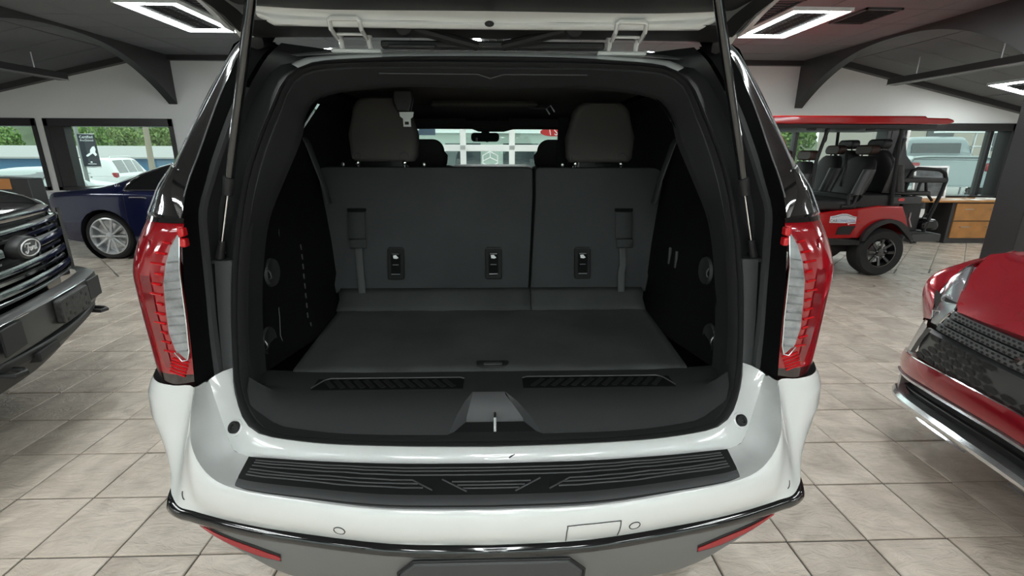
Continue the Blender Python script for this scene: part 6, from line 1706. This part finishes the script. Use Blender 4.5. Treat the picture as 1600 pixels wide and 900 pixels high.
build('banner_emblem', MB().prism([(.30, 1.58), (.34, 1.60), (.38, 1.58), (.35, 1.56), (.33, 1.56)], -.104, -.1015, lambda a, b, d: (a, d, b)), white_frame, ban, smooth=0)
build('banner_line', MB().bx(.22, .48, -.104, -.1015, 1.515, 1.53), white_frame, ban)
up_ = empty('utility_pole', (-20.5, 30, gz(-20.5, 30)), 0, 'bare wooden utility pole outside the left window', 'pole')
build('pole', MB().tube([(-.15, 0, 0), (.05, 0, 7)], [.17, .12], 8), mat('weathered_timber', (.30, .26, .20), .8), up_)
build('cross_arm', MB().bx(-1.1, 1.2, -.06, .06, 6.3, 6.45), mat('weathered_timber_arm', (.28, .24, .19), .8), up_)

# trees: boughs of small leaf faces on a trunk
leaf_mats = [foliage_mat('green_leaves', srgb(70, 110, 48), srgb(140, 172, 90)), foliage_mat('olive_leaves', srgb(84, 112, 60), srgb(150, 170, 104))]
bark = mat('tree_bark', (.12, .09, .06), .9)
rnd = random.Random(11)
def tree_protos():
    out = []
    for v in range(3):
        mb = MB(); W = 2.6 + .4 * v; H = 4.2 + .5 * v
        blobs = [(rnd.uniform(-.5, .5) * W, rnd.uniform(-.35, .35) * W, H * rnd.uniform(.32, 1.0), rnd.uniform(.9, 1.5)) for _ in range(20)]
        for bx_, by_, bz_, br in blobs:
            for _ in range(150):
                th = rnd.uniform(0, 2 * PI); u = rnd.uniform(-1, 1); rr = br * rnd.uniform(.75, 1.05); q = math.sqrt(1 - u * u)
                c = Vector((bx_ + rr * q * math.cos(th), by_ + rr * q * math.sin(th), bz_ + rr * u * .85))
                s = rnd.uniform(.10, .22)
                m3 = M3(rnd.uniform(0, PI), rnd.uniform(0, PI), rnd.uniform(0, PI))
                vs = [m3 @ Vector(p) + c for p in ((-s, -s * .6, 0), (s, -s * .6, 0), (s, s * .6, 0), (-s, s * .6, 0))]
                mb.add(vs, [(0, 1, 2, 3)])
        tr_ = MB().tube([(0, 0, -.5), (.1, 0, H * .4), (0, .1, H * .8)], [.22, .16, .06], 8)
        for k in range(4): tr_.tube([(.08, 0, H * .35), (1.2 * math.cos(k * 1.6), 1.0 * math.sin(k * 1.6), H * .7)], [.08, .03], 6)
        out.append((mb, tr_))
    return out
protos = []
for v, (mb, tr_) in enumerate(tree_protos()):
    me1 = build('crown', mb, leaf_mats[v % 2], None, smooth=0, merge=False); me2 = build('trunk', tr_, bark, None)
    protos.append((me1.data, me2.data)); bpy.data.objects.remove(me1); bpy.data.objects.remove(me2)
tx = [(-78, 78), (-72, 64), (-67, 78), (-62, 64), (-56.5, 78), (-52, 64), (-46.5, 78), (-42, 64), (-36.5, 78), (-32, 64), (-26, 74), (-21, 62), (6, 44), (14, 38), (20.5, 43), (27, 46), (42, 50), (50, 48)]
side = {}
for i, (x, y) in enumerate(tx):
    where = ('behind the grey roofed building, left windows' if x < -15 else 'beyond the glazed door' if x < 12 else 'outside the right windows')
    side.setdefault(where, 0); side[where] += 1
    n = side[where]; ordn = ['first', 'second', 'third', 'fourth', 'fifth', 'sixth', 'seventh', 'eighth', 'ninth', 'tenth', 'eleventh', 'twelfth'][n - 1]
    t = empty('tree', (x, y, gz(x, y) + (.6 if x < -15 else -.2)), rnd.uniform(0, 6), 'leafy green tree %s, %s from the left' % (where, ordn), 'tree', 'trees round the car lot')
    sc_ = rnd.uniform(.95, 1.25) * (1.0 if x < -15 else .8); t.scale = (sc_, sc_, sc_ * (1.0 if x < -20 else .9))
    c, k = protos[i % 3]
    for nm, me in (('crown', c), ('trunk', k)):
        o = bpy.data.objects.new(nm, me); COL.objects.link(o); o.parent = t
